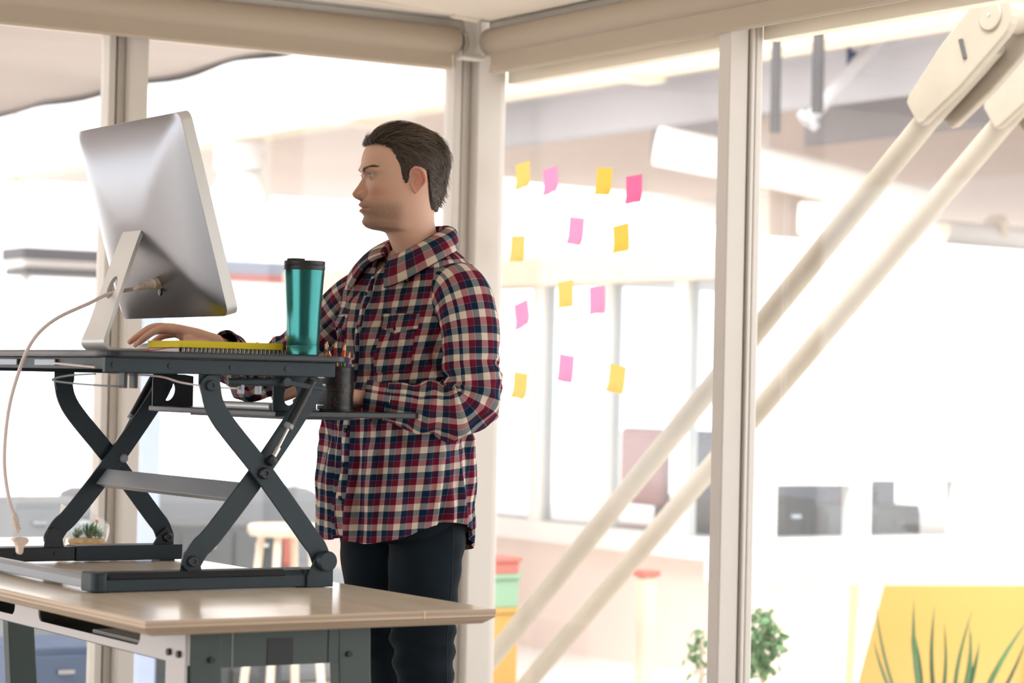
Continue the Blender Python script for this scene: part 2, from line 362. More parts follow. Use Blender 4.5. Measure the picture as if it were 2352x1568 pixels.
# roller blinds
def blind(name, label, along):
    if along == 'x':
        t = thing(name, label, 'blind', (2.6, 6.75, 2.2)); a, b, c = .5, 4.035, 6.755
        roll = MB().cyl((a, c, 2.291), (b, c, 2.291), .044, n=28); endc = MB().cyl((b - .002, c, 2.291), (b + .012, c, 2.291), .034, n=20)
        hem = MB().prism([(c - .016, 2.203), (c - .006, 2.197), (c + .010, 2.199), (c + .012, 2.26), (c - .014, 2.26), (c - .010, 2.232), (c - .014, 2.218)], 'yz', a, b - .02)
        fl = MB().box(a, b - .02, c + .012, c + .015, 2.235, 2.27)
        tr = MB().box(a, 4.1, c - .05, c + .06, 2.36, 2.385); tr.box(a, 4.1, c + .02, c + .06, 2.318, 2.36)
    else:
        t = thing(name, label, 'blind', (4.12, 5.0, 2.2)); a, b, c = -2.9, 6.715, 4.14
        roll = MB().cyl((c, a, 2.291), (c, b, 2.291), .044, n=28); endc = MB().cyl((c, b, 2.291), (c, b + .012, 2.291), .034, n=20)
        hem = MB().prism([(c - .016, 2.192), (c - .006, 2.186), (c + .010, 2.188), (c + .012, 2.26), (c - .014, 2.26), (c - .010, 2.224), (c - .014, 2.208)], 'xz', a, b - .02)
        fl = MB().box(c + .012, c + .015, a, b - .02, 2.235, 2.27)
        tr = MB().box(c - .05, c + .06, a, 6.76, 2.36, 2.385); tr.box(c + .02, c + .06, a, 6.76, 2.318, 2.36)
    roll.build('roll', 'blind_fabric', t, smooth=40); endc.build('end_cap', 'blind_end', t, smooth=40)
    hem.build('hem_bar', 'blind_fabric', t, smooth=25); fl.build('fabric', 'blind_fabric', t)
    tr.build('head_track', 'paint_track', t, bevel=.003)
    return t
bl = blind('roller_blind', 'rolled up beige roller blind above the left windows', 'x')
blind('roller_blind', 'rolled up beige roller blind above the sticky notes', 'y')
br = MB().prism([(4.055, 2.362), (4.1, 2.362), (4.1, 2.238), (4.048, 2.238), (4.055, 2.252), (4.074, 2.262), (4.078, 2.285), (4.072, 2.31), (4.06, 2.33)], 'xz', 6.742, 6.75)
br.box(4.096, 4.103, 6.715, 6.75, 2.238, 2.362)
br.box(4.035, 4.112, 6.70, 6.75, 2.23, 2.238)
br.cyl((4.106, 6.70, 2.245), (4.106, 6.712, 2.245), .006, n=10); br.cyl((4.12, 6.70, 2.243), (4.12, 6.712, 2.243), .005, n=10)
br.build('corner_bracket', 'paint_track', bl, bevel=.002)
cpipe = MB().cyl((2.0, 6.6, 2.395), (3.93, 6.6, 2.36), .016, n=14); cpipe.cyl((3.93, 6.6, 2.365), (4.02, 6.6, 2.358), .03, n=18)
tag(cpipe.build('conduit_pipe', 'paint_ceiling', smooth=40), 'cream conduit pipe with a coupling under the ceiling corner', 'pipe')

# ------------------------------------------------------------------ the hall outside
hf = MB().box(-30, 45, -30, 60, -.2, -.1)
struct('hall_floor', hf, 'floor_hall', label='pale floor of the bright hall outside the glass')
hc = MB().box(7.9, 40, 4, 21.8, 3.0, 3.25)
struct('hall_ceiling', hc, 'hall_soffit', label='beige soffit of the hall outside the glass')
bm = thing('ceiling_beam', 'long cream beam along the edge of the hall soffit', 'beam', (7.9, 15, 2.9))
MB().box(7.78, 8.02, 4, 24, 2.93, 3.12).build('beam_body', 'hall_cream', bm, bevel=.01)
for k in range(5): MB().box(7.74, 8.06, 8 + k * 3.2, 8.18 + k * 3.2, 2.905, 3.14).build('collar', 'hall_cream', bm, bevel=.01)
# fabric awning, upper left
aw = thing('fabric_awning', 'pale fabric awning with a dark rope edge outside the left window', 'awning', (5, 14, 3))
ys = np.linspace(8, 30, 120); V = []; edge = []
for y in ys:
    e = 6.08 + .05 * math.sin(y * 2.3) ** 2 * 1.0 - .02 * math.sin(y * 5)
    zz = 3.0 + .012 * math.sin(y * 4.1); V += [(e, y, zz), (3.5, y, zz + .12), (-8, y, 3.3)]; edge.append((e, y, zz - .01))
obj('canopy', V, gridfaces(len(ys), 3, False), mat('awning_cloth', (226, 216, 210), .9, var=.04, vscale=1), aw, smooth=60, solid=.01)
MB().tube(edge, [.014 + .014 * abs(math.sin(i * .37)) for i in range(len(edge))], 8).build('edge_rope', 'hall_dark', aw, smooth=60)
for y in (10.9, 14.5, 16.0): MB().cyl((6.1, y, 2.98), (6.12, y, 2.35 if y > 14 else 2.55), .006, n=6).build('cord', 'hall_grey', aw)
# pendant lamp
pl = thing('pendant_lamp', 'white industrial pendant lamp with bell shade behind the monitor', 'lamp', (7.92, 16.26, 2.5))
MB().lathe([(.17, .22), (.185, .225), (.185, .43), (.17, .44)], (7.92, 16.26, 2.5), 28).build('housing', 'hall_white', pl, smooth=35)
MB().lathe([(.06, .21), (.15, .205), (.155, .16), (.185, .09), (.225, .02), (.23, -.02), (.222, -.02), (.18, .08), (.145, .16), (.05, .2)], (7.92, 16.26, 2.5), 32).build('bell_shade', 'hall_white', pl, smooth=35)
MB().box(7.72, 8.12, 16.06, 16.46, 2.93, 2.945).build('mount_plate', 'hall_cream', pl, bevel=.004)
for a in range(6):
    an = math.radians(60 * a + 12); MB().lathe([(.012, 0), (.012, .01), (0, .012)], (7.92 + .18 * math.cos(an), 16.26 + .18 * math.sin(an), 2.82), 8).build('bolt', 'hall_dark', pl)
# far balcony with dark bands, red fascia
fb = thing('distant_balcony', 'distant balcony with two dark bands beside the monitor', 'balcony', (9.4, 22.4, 1.9))
MB().box(8.5, 10.3, 22, 22.6, 2.28, 2.41).build('upper_band', 'hall_dark', fb); MB().box(8.5, 10.3, 22, 22.5, 2.225, 2.28).build('pale_band', 'hall_white', fb)
MB().box(8.5, 10.3, 21.95, 22.5, 2.14, 2.215).build('lower_band', 'hall_dark', fb)
for x in (8.6, 9.4, 10.2): MB().box(x, x + .05, 22.2, 22.3, -.1, 2.14).build('post', 'hall_white', fb)
rf = thing('red_awning', 'distant red fascia strip behind the teal tumbler', 'awning', (11.3, 22, 1.9))
MB().box(10.5, 12.3, 22, 22.5, 2.17, 2.245).build('fascia', 'pink_red', rf); MB().box(10.4, 12.4, 22, 22.8, 2.245, 2.38).build('roof_edge', 'blue_soft', rf)
for x in (10.6, 11.5, 12.2): MB().box(x, x + .05, 22.2, 22.3, -.1, 2.17).build('post', 'hall_white', rf)
lt = MB().box(3.87, 3.95, 8.74, 8.84, -.1, 1.6); lt.box(3.88, 3.94, 8.75, 8.83, 1.6, 1.62)
tag(lt.build('door_post', mat('periwinkle', (168, 182, 212), .6), bevel=.01), 'pale blue upright seen just right of the left window post', 'post')
# furniture outside the left window
def cabinet(name, label, x0, x1, y0, y1, z1, m, doors=2, group=None):
    t = thing(name, label, 'cabinet', ((x0 + x1) / 2, (y0 + y1) / 2, -.1), group)
    MB().box(x0, x1, y0, y1, -.1, z1).build('body', m, t, bevel=.008)
    for k in range(doors):
        d = MB().box(x0 + (x1 - x0) * k / doors + .01, x0 + (x1 - x0) * (k + 1) / doors - .01, y0 - .015, y0, -.05, z1 - .03).build('door', m, t, bevel=.004)
        MB().box(x0 + (x1 - x0) * (k + .5) / doors - .03, x0 + (x1 - x0) * (k + .5) / doors + .03, y0 - .03, y0 - .014, z1 - .09, z1 - .075).build('handle', 'steel', d)
cabinet('low_cabinet', 'grey low cabinet seen left of the terrarium through the glass', 3.6, 3.99, 9.35, 9.8, .70, 'cab_grey')
cabinet('low_cabinet', 'dark blue low cabinet seen under the desk at far left', 3.1, 3.4, 7.95, 8.35, .28, 'cab_blue', 1)
cabinet('low_cabinet', 'dark grey low cabinet behind the scissor legs of the riser', 4.15, 4.62, 9.0, 9.4, .62, 'cab_dark')
sf = thing('sofa', 'blurred grey sofa behind the riser crossbar', 'sofa', (4.4, 9.7, -.1))
MB().box(4.1, 5.3, 9.5, 10.1, -.1, .38).build('seat', 'cab_grey', sf, bevel=.05); MB().box(4.1, 5.3, 9.95, 10.2, .3, .72).build('backrest', 'cab_grey', sf, bevel=.06)
MB().box(4.72, 4.95, 9.55, 9.75, .38, .58).build('cushion', 'red_soft', sf, bevel=.04)
ws = thing('wooden_stool', 'pale wooden stool seen between the riser and the man', 'stool', (4.42, 8.58, -.1))
MB().lathe([(.14, .70), (.15, .715), (.15, .735), (.14, .745)], (4.42, 8.6, -.1), 24).build('seat', 'wood_warm', ws, smooth=35)
for a in range(4):
    an = math.radians(45 + 90 * a); MB().cyl((4.42 + .1 * math.cos(an), 8.6 + .1 * math.sin(an), .6), (4.42 + .17 * math.cos(an), 8.6 + .17 * math.sin(an), -.1), .016, n=10).build('leg', 'wood_warm', ws)

# glazed office across the hall
go = thing('glazed_office', 'white framed glazed office across the hall behind the sticky notes', 'office', (6.75, 8.76, -.1))
MB().box(6.8, 6.9, 8.76, 13.2, -.1, .43).build('dado_wall', mat('dado', (240, 222, 212), .7, var=.03, vscale=1), go)
MB().box(6.75, 11, 8.80, 8.9, -.1, .34).build('dado_wall', 'dado', go)
MB().box(6.71, 6.95, 8.955, 13.2, .43, .53).build('sill', 'hall_white', go, bevel=.01); MB().box(6.7, 11, 8.70, 8.95, .34, .54).build('sill', 'hall_white', go, bevel=.01)
for y in (8.79, 9.24, 9.86, 10.45, 11.2, 12.0): MB().box(6.76, 6.84, y - .04, y + .06, .53, 1.72).build('mullion', 'hall_white', go, bevel=.006)
for x in (6.86, 7.41, 8.04, 8.7, 9.4): MB().box(x, x + .11, 8.77, 8.85, .54, 1.72).build('mullion', 'hall_white', go, bevel=.006)
MB().box(6.72, 6.9, 8.72, 13.2, 1.7, 1.85).build('head_beam', 'hall_cream', go, bevel=.01); MB().box(6.9, 11, 8.72, 8.9, 1.72, 1.85).build('head_beam', 'hall_white', go, bevel=.01)
MB().box(6.76, 11, 8.78, 13.2, 1.85, 1.895).build('roof', 'hall_white', go, bevel=.01)
for a, b in ((8.85, 9.2), (9.3, 9.82), (9.92, 10.41), (10.51, 11.16), (11.26, 11.96)): MB().box(6.79, 6.796, a, b, .53, 1.7).build('pane', 'office_glass', go)
for a, b in ((6.97, 7.41), (7.52, 8.04), (8.15, 8.7), (8.81, 9.4)): MB().box(a, b, 8.805, 8.811, .54, 1.72).build('pane', 'office_glass', go)
MB().box(6.95, 7.41, 8.78, 8.79, .78, 1.72).build('glare_panel', 'hall_white', go); MB().box(7.52, 8.04, 8.78, 8.79, .80, 1.72).build('glare_panel', 'hall_white', go); MB().box(8.15, 11, 8.78, 8.79, .54, 1.72).build('glare_panel', 'hall_white', go)  # opaque white sheets added to stand in for blown-out glare on the glass
cabinet('office_counter', 'dark counter behind the first low window of the glazed office', 6.95, 7.5, 9.15, 9.6, .70, 'cab_dark')
cabinet('office_counter', 'grey counter behind the second low window of the glazed office', 7.6, 8.2, 9.2, 9.6, .66, 'cab_grey')
for i, (x, y, z0, h, r, m, lb) in enumerate(((7.78, 9.1, .66, .1, .035, 'red_soft', 'small red jar on the grey office counter'), (7.93, 9.12, .66, .09, .045, 'navy_soft', 'small navy jar on the grey office counter'), (7.3, 9.2, .70, .09, .04, 'hall_white', 'small white jar on the dark office counter'))):
    MBj = thing('jar', lb, 'jar', (x, y + .15, z0)); MB().lathe([(r * .9, 0), (r, .01), (r, h * .7), (r * .7, h * .85)], (x, y + .15, z0), 16).build('pot', m, MBj, smooth=40); MB().lathe([(r * .75, h * .85), (r * .75, h), (0, h)], (x, y + .15, z0), 16).build('lid', m, MBj, smooth=40)
def officechair(label, x, y, m, z=.45):
    t = thing('office_chair', label, 'chair', (x, y, -.1))
    MB().box(x - .2, x + .2, y - .2, y + .2, z - .06, z).build('seat', m, t, bevel=.03); MB().box(x + .16, x + .22, y - .2, y + .2, z + .1, z + .5).build('backrest', m, t, bevel=.03)
    MB().cyl((x, y, 0), (x, y, z - .05), .025, n=10).build('column', 'steel', t)
    for a in range(5): MB().cyl((x, y, -.02), (x + .26 * math.cos(a * 1.257), y + .26 * math.sin(a * 1.257), -.07), .018, n=8).build('foot', 'black_plastic', t)
officechair('pink office chair inside the glazed office', 7.25, 10.46, 'pink_red', .5)
officechair('blue office chair inside the glazed office', 7.2, 9.9, 'navy_soft', .5)
cabinet('filing_cabinet', 'dark filing cabinet behind the pink office chair', 7.6, 8.0, 9.95, 10.6, .62, 'cab_dark')
cabinet('tall_cabinet', 'pale blue tall cabinet inside the glazed office', 8.15, 8.65, 9.9, 10.4, 1.5, 'blue_soft')
# pipe, duct, services under the soffit
hp = thing('ceiling_pipe', 'thick white horizontal pipe above the glazed office', 'pipe', (8, 11.5, 2.2))
MB().cyl((6.6, 11.5, 2.255), (11.5, 11.5, 2.19), .075, n=20).build('pipe_body', 'hall_white', hp, smooth=40)
for x in (7.2, 9.0, 10.8): MB().cyl((x, 11.5, 2.248), (x + .06, 11.5, 2.247), .09, n=20).build('flange', 'hall_cream', hp, smooth=40)
dc = thing('air_duct', 'white air duct crossing behind the diagonal struts', 'duct', (8.5, 10, 2.1))
MB().tube(catmull([(8.2, 10.18, 2.11), (8.45, 10.02, 2.105), (8.62, 9.91, 2.09), (8.8, 9.8, 2.02)], 14), .085, 18).build('duct_body', 'hall_white', dc, smooth=40)
MB().tube([(8.8, 9.8, 2.02), (8.84, 9.77, 2.0)], .1, 18).build('end_collar', 'hall_cream', dc, smooth=40)
MB().tube(catmull([(8.0, 11.2, 2.55), (8.6, 10.7, 2.4), (9.2, 10.2, 2.2)], 12), .11, 18).build('branch_duct', 'hall_white', dc, smooth=40)
for i, (x0, x1, y0, y1, z0, z1, m, lb) in enumerate((
        (8.3, 8.42, 6, 13.5, 2.72, 2.99, 'hall_grey', 'grey ceiling joist right above the window post'),
        (9.6, 9.72, 6, 13.5, 2.72, 2.99, 'hall_grey', 'grey ceiling joist left of the strut clevis'),
        (9.3, 13, 9.4, 9.55, 2.72, 2.99, 'hall_grey', 'grey cross joist over the air duct'),
        (9.2, 14, 7.6, 7.72, 2.8, 2.99, 'hall_dark', 'dark cross joist nearest the strut clevis'))):
    j = thing('ceiling_joist', lb, 'joist', (x0, y0, z0)); MB().box(x0, x1, y0, y1, z0, z1 - .03).build('web', m, j); MB().box(x0 - .04, x1 + .04, y0, y1, z1 - .03, z1).build('flange', m, j)
for (p0, p1, r, m, nm, lb, ct) in (((7.62, 9.34, 2.55), (7.62, 9.34, 3.0), .03, 'hall_dark', 'ceiling_hanger', 'dark vertical hanger rod left of the strut clevis', 'hanger'), ((7.45, 9.45, 2.45), (7.45, 9.45, 2.95), .025, 'hall_dark', 'ceiling_hanger', 'dark vertical hanger rod next to the right window post', 'hanger'),
        ((8.2, 9.55, 3.0), (7.86, 9.72, 2.55), .035, 'hall_grey', 'ceiling_brace', 'grey diagonal brace under the hall soffit', 'brace')):
    t = thing(nm, lb, ct, p0); MB().cyl(p0, p1, r, n=14).build('rod', m, t, smooth=40); MB().cyl(Vector(p1) - (Vector(p1) - Vector(p0)).normalized() * .03, p1, r * 1.8, n=14).build('end_plate', m, t, smooth=40)
bn = thing('hanging_banner', 'blurred blue hanging banner near the top right of the glass', 'banner', (8.3, 9.9, 2.8))
MB().box(8.24, 8.36, 9.86, 9.87, 2.84, 3.02).build('cloth', 'navy_soft', bn); MB().box(8.22, 8.38, 9.85, 9.88, 3.02, 3.04).build('rail', 'hall_dark', bn)
hs = MB().box(8.6, 8.85, 10.95, 11.15, 2.02, 3.0); hs.box(8.57, 8.88, 10.92, 11.18, 2.3, 2.34)
tag(hs.build('hall_column', 'hall_soffit', bevel=.01), 'beige column stub right of the right window post', 'column')
# diagonal struts
def strut(label, x, a, b, r, clevis):
    t = thing('diagonal_strut', label, 'strut', (x, b[0], b[1]))
    d = Vector((0, b[0] - a[0], b[1] - a[1])).normalized(); A = Vector((x, a[0], a[1])); B = Vector((x, b[0], b[1])); nn = Vector((0, -d.z, d.y))
    MB().cyl(A + d * .34, B + d * .4, r, n=24).build('tube', 'strut_paint', t, smooth=40)
    def fork(xo, th, w0, w1, L):
        pts = []
        for k in range(13):
            an = math.pi / 2 + math.pi * k / 12; q = A + d * (math.cos(an) * w0) + nn * (math.sin(an) * w0); pts.append(q)
        pts += [A + d * (L * .55) - nn * w0 * .92, A + d * L - nn * w1, A + d * (L + .02) - nn * w1 * .8, A + d * (L + .02) + nn * w1 * .8, A + d * L + nn * w1, A + d * (L * .55) + nn * w0 * .92]
        n = len(pts); V = [p + Vector((xo, 0, 0)) for p in pts] + [p + Vector((xo + th, 0, 0)) for p in pts]
        return MB().add(V, [tuple(range(n - 1, -1, -1)), tuple(range(n, 2 * n))] + [(i, (i + 1) % n, (i + 1) % n + n, i + n) for i in range(n)])
    fork(-.075, .03, .086, .056, .40).build('clevis_plate', 'strut_paint', t, bevel=.008, seg=3)
    fork(.045, .03, .086, .056, .40).build('clevis_plate', 'strut_paint', t, bevel=.008, seg=3)
    MB().tube([A + d * .1, A + d * .2, A + d * .42], [.05, .048, r * 1.02], 20).build('ferrule', 'strut_paint', t, smooth=50)
    pn = MB().cyl(A + Vector((-.083, 0, 0)), A + Vector((.083, 0, 0)), .046, n=28).build('pin', 'strut_paint', t, bevel=.004, smooth=40)
    MB().cyl(A + Vector((-.0855, 0, 0)), A + Vector((-.083, 0, 0)), .005, n=10).build('centre_mark', 'hall_grey', pn)
    rib = A + d * .13; MB().tube([rib + nn * .028 + Vector((-.079, 0, 0)), rib - nn * .028 + d * .02 + Vector((-.076, 0, 0))], .007, 8).build('slot', 'hall_dark', t)
    return t
strut('cream diagonal steel strut with a pin joint at the upper right', 5.0, (5.265, 2.289), (8.027, .148), .036, True)
strut('cream diagonal steel strut running behind the pin jointed one', 5.5, (5.47, 2.33), (8.524, -.009), .037, True)
# yellow board, plants, coloured boxes
yb = thing('yellow_board', 'bright yellow slanted display board behind the snake plant', 'board', (6.6, 7.1, -.1))
a = Vector((6.27, 7.31, 0)); b = Vector((6.95, 6.88, 0)); q = [(a.x - .02, a.y + .01, -.1), (a.x, a.y, -.1), (b.x, b.y, -.1), (b.x, b.y, .475), (a.x + .05, a.y - .03, .465)]
V = [(a.x - .07, a.y + .045, -.1), (b.x, b.y, -.1), (b.x, b.y, .48), (a.x + .05, a.y - .03, .465)]
nv = Vector((.53, .84, 0)) * .03
obj('panel', V + [tuple(Vector(v) + nv) for v in V], [(0, 1, 2, 3), (7, 6, 5, 4), (0, 4, 5, 1), (1, 5, 6, 2), (2, 6, 7, 3), (3, 7, 4, 0)], 'panel_yellow', yb)
V = [(6.19, 7.36, -.1), (6.215, 7.345, -.1), (6.235, 7.335, .465), (6.21, 7.35, .465)]; V = V + [tuple(Vector(v) + nv) for v in V]
obj('side_strip', V, [(0, 1, 2, 3), (7, 6, 5, 4), (0, 4, 5, 1), (1, 5, 6, 2), (2, 6, 7, 3), (3, 7, 4, 0)], 'panel_yellow_pale', yb)
V = [(6.74, 6.98, -.1), (6.95, 6.845, -.1), (6.95, 6.845, .48), (6.80, 6.945, .48)]; V = V + [tuple(Vector(v) + nv * .5) for v in V]
obj('pale_panel', V, [(0, 1, 2, 3), (7, 6, 5, 4), (0, 4, 5, 1), (1, 5, 6, 2), (2, 6, 7, 3), (3, 7, 4, 0)], 'panel_yellow_pale', yb)

def leaf_blade(base, tip, wd, bend=0., n=8, fold=.25):
    B, T = Vector(base), Vector(tip); d = T - B; s = d.cross(Vector((.8, -.5, .1))).normalized(); nn = d.cross(s).normalized(); V = []
    for i in range(n + 1):
        t = i / n; p = B + d * t + nn * bend * math.sin(t * math.pi); h = wd * (math.sin(math.pi * min(1, .22 + t * .78)) ** .8) * .5 if i < n else 0.0005
        V += [p - s * h, p + nn * h * fold, p + s * h]
    return V, gridfaces(n + 1, 3, False)
sp = thing('snake_plant', 'snake plant with upright dark green leaves before the yellow board', 'plant', (6.17, 6.78, -.1))
MB().lathe([(.12, 0), (.15, .02), (.17, .11), (.16, .11), (.15, .09), (0, .09)], (6.17, 6.78, -.1), 28).build('planter', 'pot_white', sp, smooth=40)
for i, (dx, hh, lean) in enumerate(((-.2, .46, -.05), (-.14, .40, .03), (-.1, .50, -.02), (-.05, .41, .05), (0, .47, -.03), (.04, .38, .05), (.07, .46, .03), (.12, .40, -.02), (.17, .43, .12), (.2, .36, .1), (-.17, .34, -.08), (.02, .35, .1), (-.02, .36, -.1))):
    r = Vector((.845, -.534, 0)); dd = Vector((.534, .845, 0)) * (.05 * math.sin(i * 2.1)); b0 = Vector((6.17, 6.78, -.02)) + r * dx * .55 + dd
    V, Fc = leaf_blade(b0, b0 + r * (dx * .45 + lean) + Vector((0, 0, hh - .02)), .058 + .012 * (i % 3), .02 * (-1) ** i)
    obj('leaf', V, Fc, 'leaf_green', sp, smooth=60, solid=.003)
def shrub(name, label, c, h, rad, n, m, stem=True):
    t = thing(name, label, 'plant', (c[0], c[1], -.1))
    MB().lathe([(.08, 0), (.1, .01), (.11, .16), (.1, .16), (.09, .14), (0, .14)], (c[0], c[1], -.1), 20).build('pot', 'pot_white', t, smooth=40)
    MB().tube([(c[0], c[1], 0), (c[0] + .01, c[1], h * .5), (c[0], c[1], h)], [.012, .009, .004], 8).build('stem', 'wood_warm', t)
    V = []; Fc = []
    for i in range(n):
        u = rng.normal(size=3); u /= np.linalg.norm(u); p = np.array([c[0], c[1], h - rad * .6]) + u * rad * np.array([.7, .7, 1.1]) * rng.random() ** .4
        a2 = rng.normal(size=3); a2 /= np.linalg.norm(a2); v, f = leaf_blade(p, p + a2 * .045, .028, .004, 3); k = len(V); V += v; Fc += [[j + k for j in q] for q in f]
    o = obj('foliage', V, Fc, m, t, smooth=60); o['kind'] = 'stuff'
shrub('potted_shrub', 'small bushy green plant at the foot of the right window post', (5.6, 7.12), .36, .12, 220, 'leaf_mid')
shrub('potted_shrub', 'sparse small plant left of the right window post', (5.42, 7.25), .30, .09, 45, 'leaf_mid')
for i, (z0, z1, m, lb, nm) in enumerate(((-.1, .28, 'panel_yellow', 'yellow storage crate at the bottom of the stack behind the desk corner', 'storage_crate'), (.28, .42, 'green_soft', 'green storage crate in the middle of the stack behind the desk corner', 'storage_crate'), (.42, .49, 'red_soft', 'red storage box on top of the stack behind the desk corner', 'storage_box'))):
    t = thing(nm, lb, 'crate' if i < 2 else 'box', (5.5, 8.8, z0)); MB().box(5.4, 5.56, 8.7, 8.95, z0, z1 - .02).build('body', m, t, bevel=.006); MB().box(5.39, 5.57, 8.69, 8.96, z1 - .02, z1).build('lid', m, t, bevel=.004)
wp = thing('wooden_post', 'warm wooden post between the struts and the right window post', 'post', (5.71, 8.0, -.1))
MB().box(5.68, 5.74, 7.97, 8.03, -.1, .46).build('shaft', 'wood_warm', wp, bevel=.006); MB().box(5.67, 5.75, 7.96, 8.04, .46, .485).build('cap', 'red_soft', wp, bevel=.004)

# ------------------------------------------------------------------ sticky notes
notes = [(6.674, 1.871, 'y', 5, 'yellow note at the upper left corner of the note cluster'), (6.511, 1.845, 'p', 8, 'pale pink note second from the left in the top row of notes'),
         (6.216, 1.826, 'Y', -4, 'yellow note third from the left in the top row of notes'), (6.056, 1.793, 'P', 2, 'deep pink note at the right end of the top row'),
         (6.362, 1.68, 'p', -6, 'pink note in the second row, middle of the pane'), (6.117, 1.649, 'Y', 6, 'yellow note at the right of the second row'),
         (6.696, 1.638, 'y', -2, 'yellow note second from the top along the corner post'), (6.413, 1.486, 'y', 5, 'yellow note beside the pink one in the third row'),
         (6.237, 1.465, 'p', 4, 'pink note at the right of the third row'), (6.661, 1.426, 'p', 14, 'strongly tilted pink note beside the man\'s shoulder'),
         (6.402, 1.257, 'p', -6, 'pink note in the bottom row of notes'), (6.124, 1.227, 'y', -8, 'yellow note at the right end of the bottom row'),
         (6.663, 1.201, 'y', -5, 'yellow note at the left end of the bottom row')]
for y, z, c, rot, lb in notes:
    V = []; n = 7; s = .041
    for i in range(n):
        for j in range(n):
            u, v = (i / (n - 1) - .5) * 2 * s, (j / (n - 1) - .5) * 2 * s; a = math.radians(rot)
            curl = .012 * max(0, (.35 - (j / (n - 1))) / .35) ** 2 * (.6 + .4 * math.sin(y * 40 + i))
            V.append((4.247 - curl, y - (u * math.cos(a) - v * math.sin(a)), z + u * math.sin(a) + v * math.cos(a)))
    o = obj('sticky_note', V, gridfaces(n, n, False), {'y': 'note_yellow', 'Y': 'note_yellow_deep', 'p': 'note_pink', 'P': 'note_pink_deep'}[c], smooth=60)
    tag(o, lb, 'sticky note', 'sticky notes on the glass')

# ------------------------------------------------------------------ desk
dk = thing('desk', 'plywood topped office desk with grey metal frame', 'desk', (2.3, 5.4, 0))
def board(x0, x1, y0, y1, cl=1, cr=1):
    # plywood board with a bevelled underside: top, upright edge, chamfer
    zt, zm, zb, c = .745, .729, .714, .02; mb = MB()
    lay = [(x0, x1, y0, y1, zt), (x0, x1, y0, y1, zm), (x0 + c * cl, x1 - c * cr, y0 + c, y1 - c, zb)]; V = []
    for a, b, d, e, z in lay: V += [(a, d, z), (b, d, z), (b, e, z), (a, e, z)]
    Fc = [(0, 1, 2, 3), (11, 10, 9, 8)]
    for l in range(2): Fc += [(l * 4 + k, (l + 1) * 4 + k, (l + 1) * 4 + (k + 1) % 4, l * 4 + (k + 1) % 4) for k in range(4)]
    return V, Fc
V, Fc = board(1.912, 2.684, 4.283, 6.62); o = obj('tabletop', V, Fc, 'ply_edge', dk, bevel=.0015)
o.data.materials.append(MATS['wood_top']); o.data.polygons[0].material_index = 1
MB().box(2.5135, 2.5165, 4.2822, 4.284, .729, .745).build('edge_joint', mat('wood_pale', (236, 206, 170), .5), dk)
# end frame: apron plus two flared legs, as one bent metal sheet each
def end_leg(xa, xb, sgn, y0, y1):
    # upright plate flaring outwards to the floor
    out = []; inn = []
    for t in np.linspace(0, 1, 9):
        z = .713 - .713 * t; f = .5 * t ** 1.5
        if sgn < 0: out.append((xa + .012 * math.sin(t * 3), z)); inn.append((xb - .0 * t + .01 * t, z))
        else: out.append((xb + .07 * t ** 1.6, z)); inn.append((xa + .055 * t ** 1.3, z))
    poly = out + inn[::-1]
    if sgn < 0: poly = poly[::-1]
    return MB().prism(poly, 'xz', y0, y1)
for (y0, y1, m) in ((4.36, 4.40, 'desk_metal'), (6.18, 6.22, 'desk_metal')):
    end_leg(2.036, 2.108, -1, y0, y1).build('leg', m, dk, bevel=.003)
    end_leg(2.362, 2.436, 1, y0, y1).build('leg', m, dk, bevel=.003)
    MB().box(2.106, 2.339, y0 + .0005, y0 + .02, .641, .713).build('apron', m, dk)
    MB().box(2.2055, 2.262, y0 - .001, y0 + .001, .642, .694).build('cable_port', 'riser_dark', dk)
    MB().box(2.1295, 2.1305, y0 - .0008, y0 + .001, .641, .713).build('panel_joint', 'desk_metal_pale_lit', dk)
    MB().box(2.3415, 2.364, y0 + .0005, y0 + .02, .641, .713).build('apron', m, dk)
    for (x, z) in ((2.085, .657), (2.387, .657)): MB().cyl((x, y0 - .006, z), (x, y0 + .002, z), .006, n=12).build('screw', 'black_plastic', dk, smooth=40)
# side tray, front face with rounded slots
def frame_with_slots(x, y0, y1, z0, z1, slots, r=.02):
    # plate in the yz plane at x, thickness .004, opening slots given as (ya, yb, za, zb)
    mb = MB(); th = .004
    ys = [y0] + [v for s_ in slots for v in (s_[0], s_[1])] + [y1]
    za, zb = slots[0][2], slots[0][3]
    mb.box(x, x + th, y0, y1, z0, za)
    if zb < z1: mb.box(x, x + th, y0, y1, zb, z1)
    for i in range(0, len(ys), 2): mb.box(x, x + th, ys[i], ys[i + 1], za, zb)
    for (a, b, c, d) in slots:
        for (cy, cz, sy, sz) in ((a, c, 1, 1), (b, c, -1, 1)):
            poly = [(cy, cz)] + [(cy + sy * (r - r * math.sin(t)), cz + sz * (r - r * math.cos(t))) for t in np.linspace(0, math.pi / 2, 7)]
            mb.prism(poly, 'yz', x, x + th)
    return mb
frame_with_slots(2.036, 4.36, 6.2, .648, .712, [(4.585, 5.13, .664, .702), (5.27, 5.82, .664, .702)]).build('front_apron', 'desk_metal_pale_lit', dk)
MB().box(2.04, 2.34, 4.42, 6.18, .645, .65).build('cable_tray', 'desk_metal', dk)
MB().box(2.336, 2.34, 4.42, 6.18, .65, .70).build('cable_tray_back', 'riser_dark', dk)
MB().box(2.031, 2.037, 4.362, 4.452, .0, .712).build('corner_plate', 'desk_metal_pale_lit', dk, bevel=.002)
for y in (4.385, 4.43): MB().cyl((2.024, y, .668), (2.032, y, .668), .007, n=12).build('screw', 'black_plastic', dk, smooth=40)
tag(MB().box(2.10, 2.30, 4.60, 4.98, .6505, .658).build('document', 'paper_white', bevel=.001), 'sheaf of paper lying in the tray under the desk', 'paper')

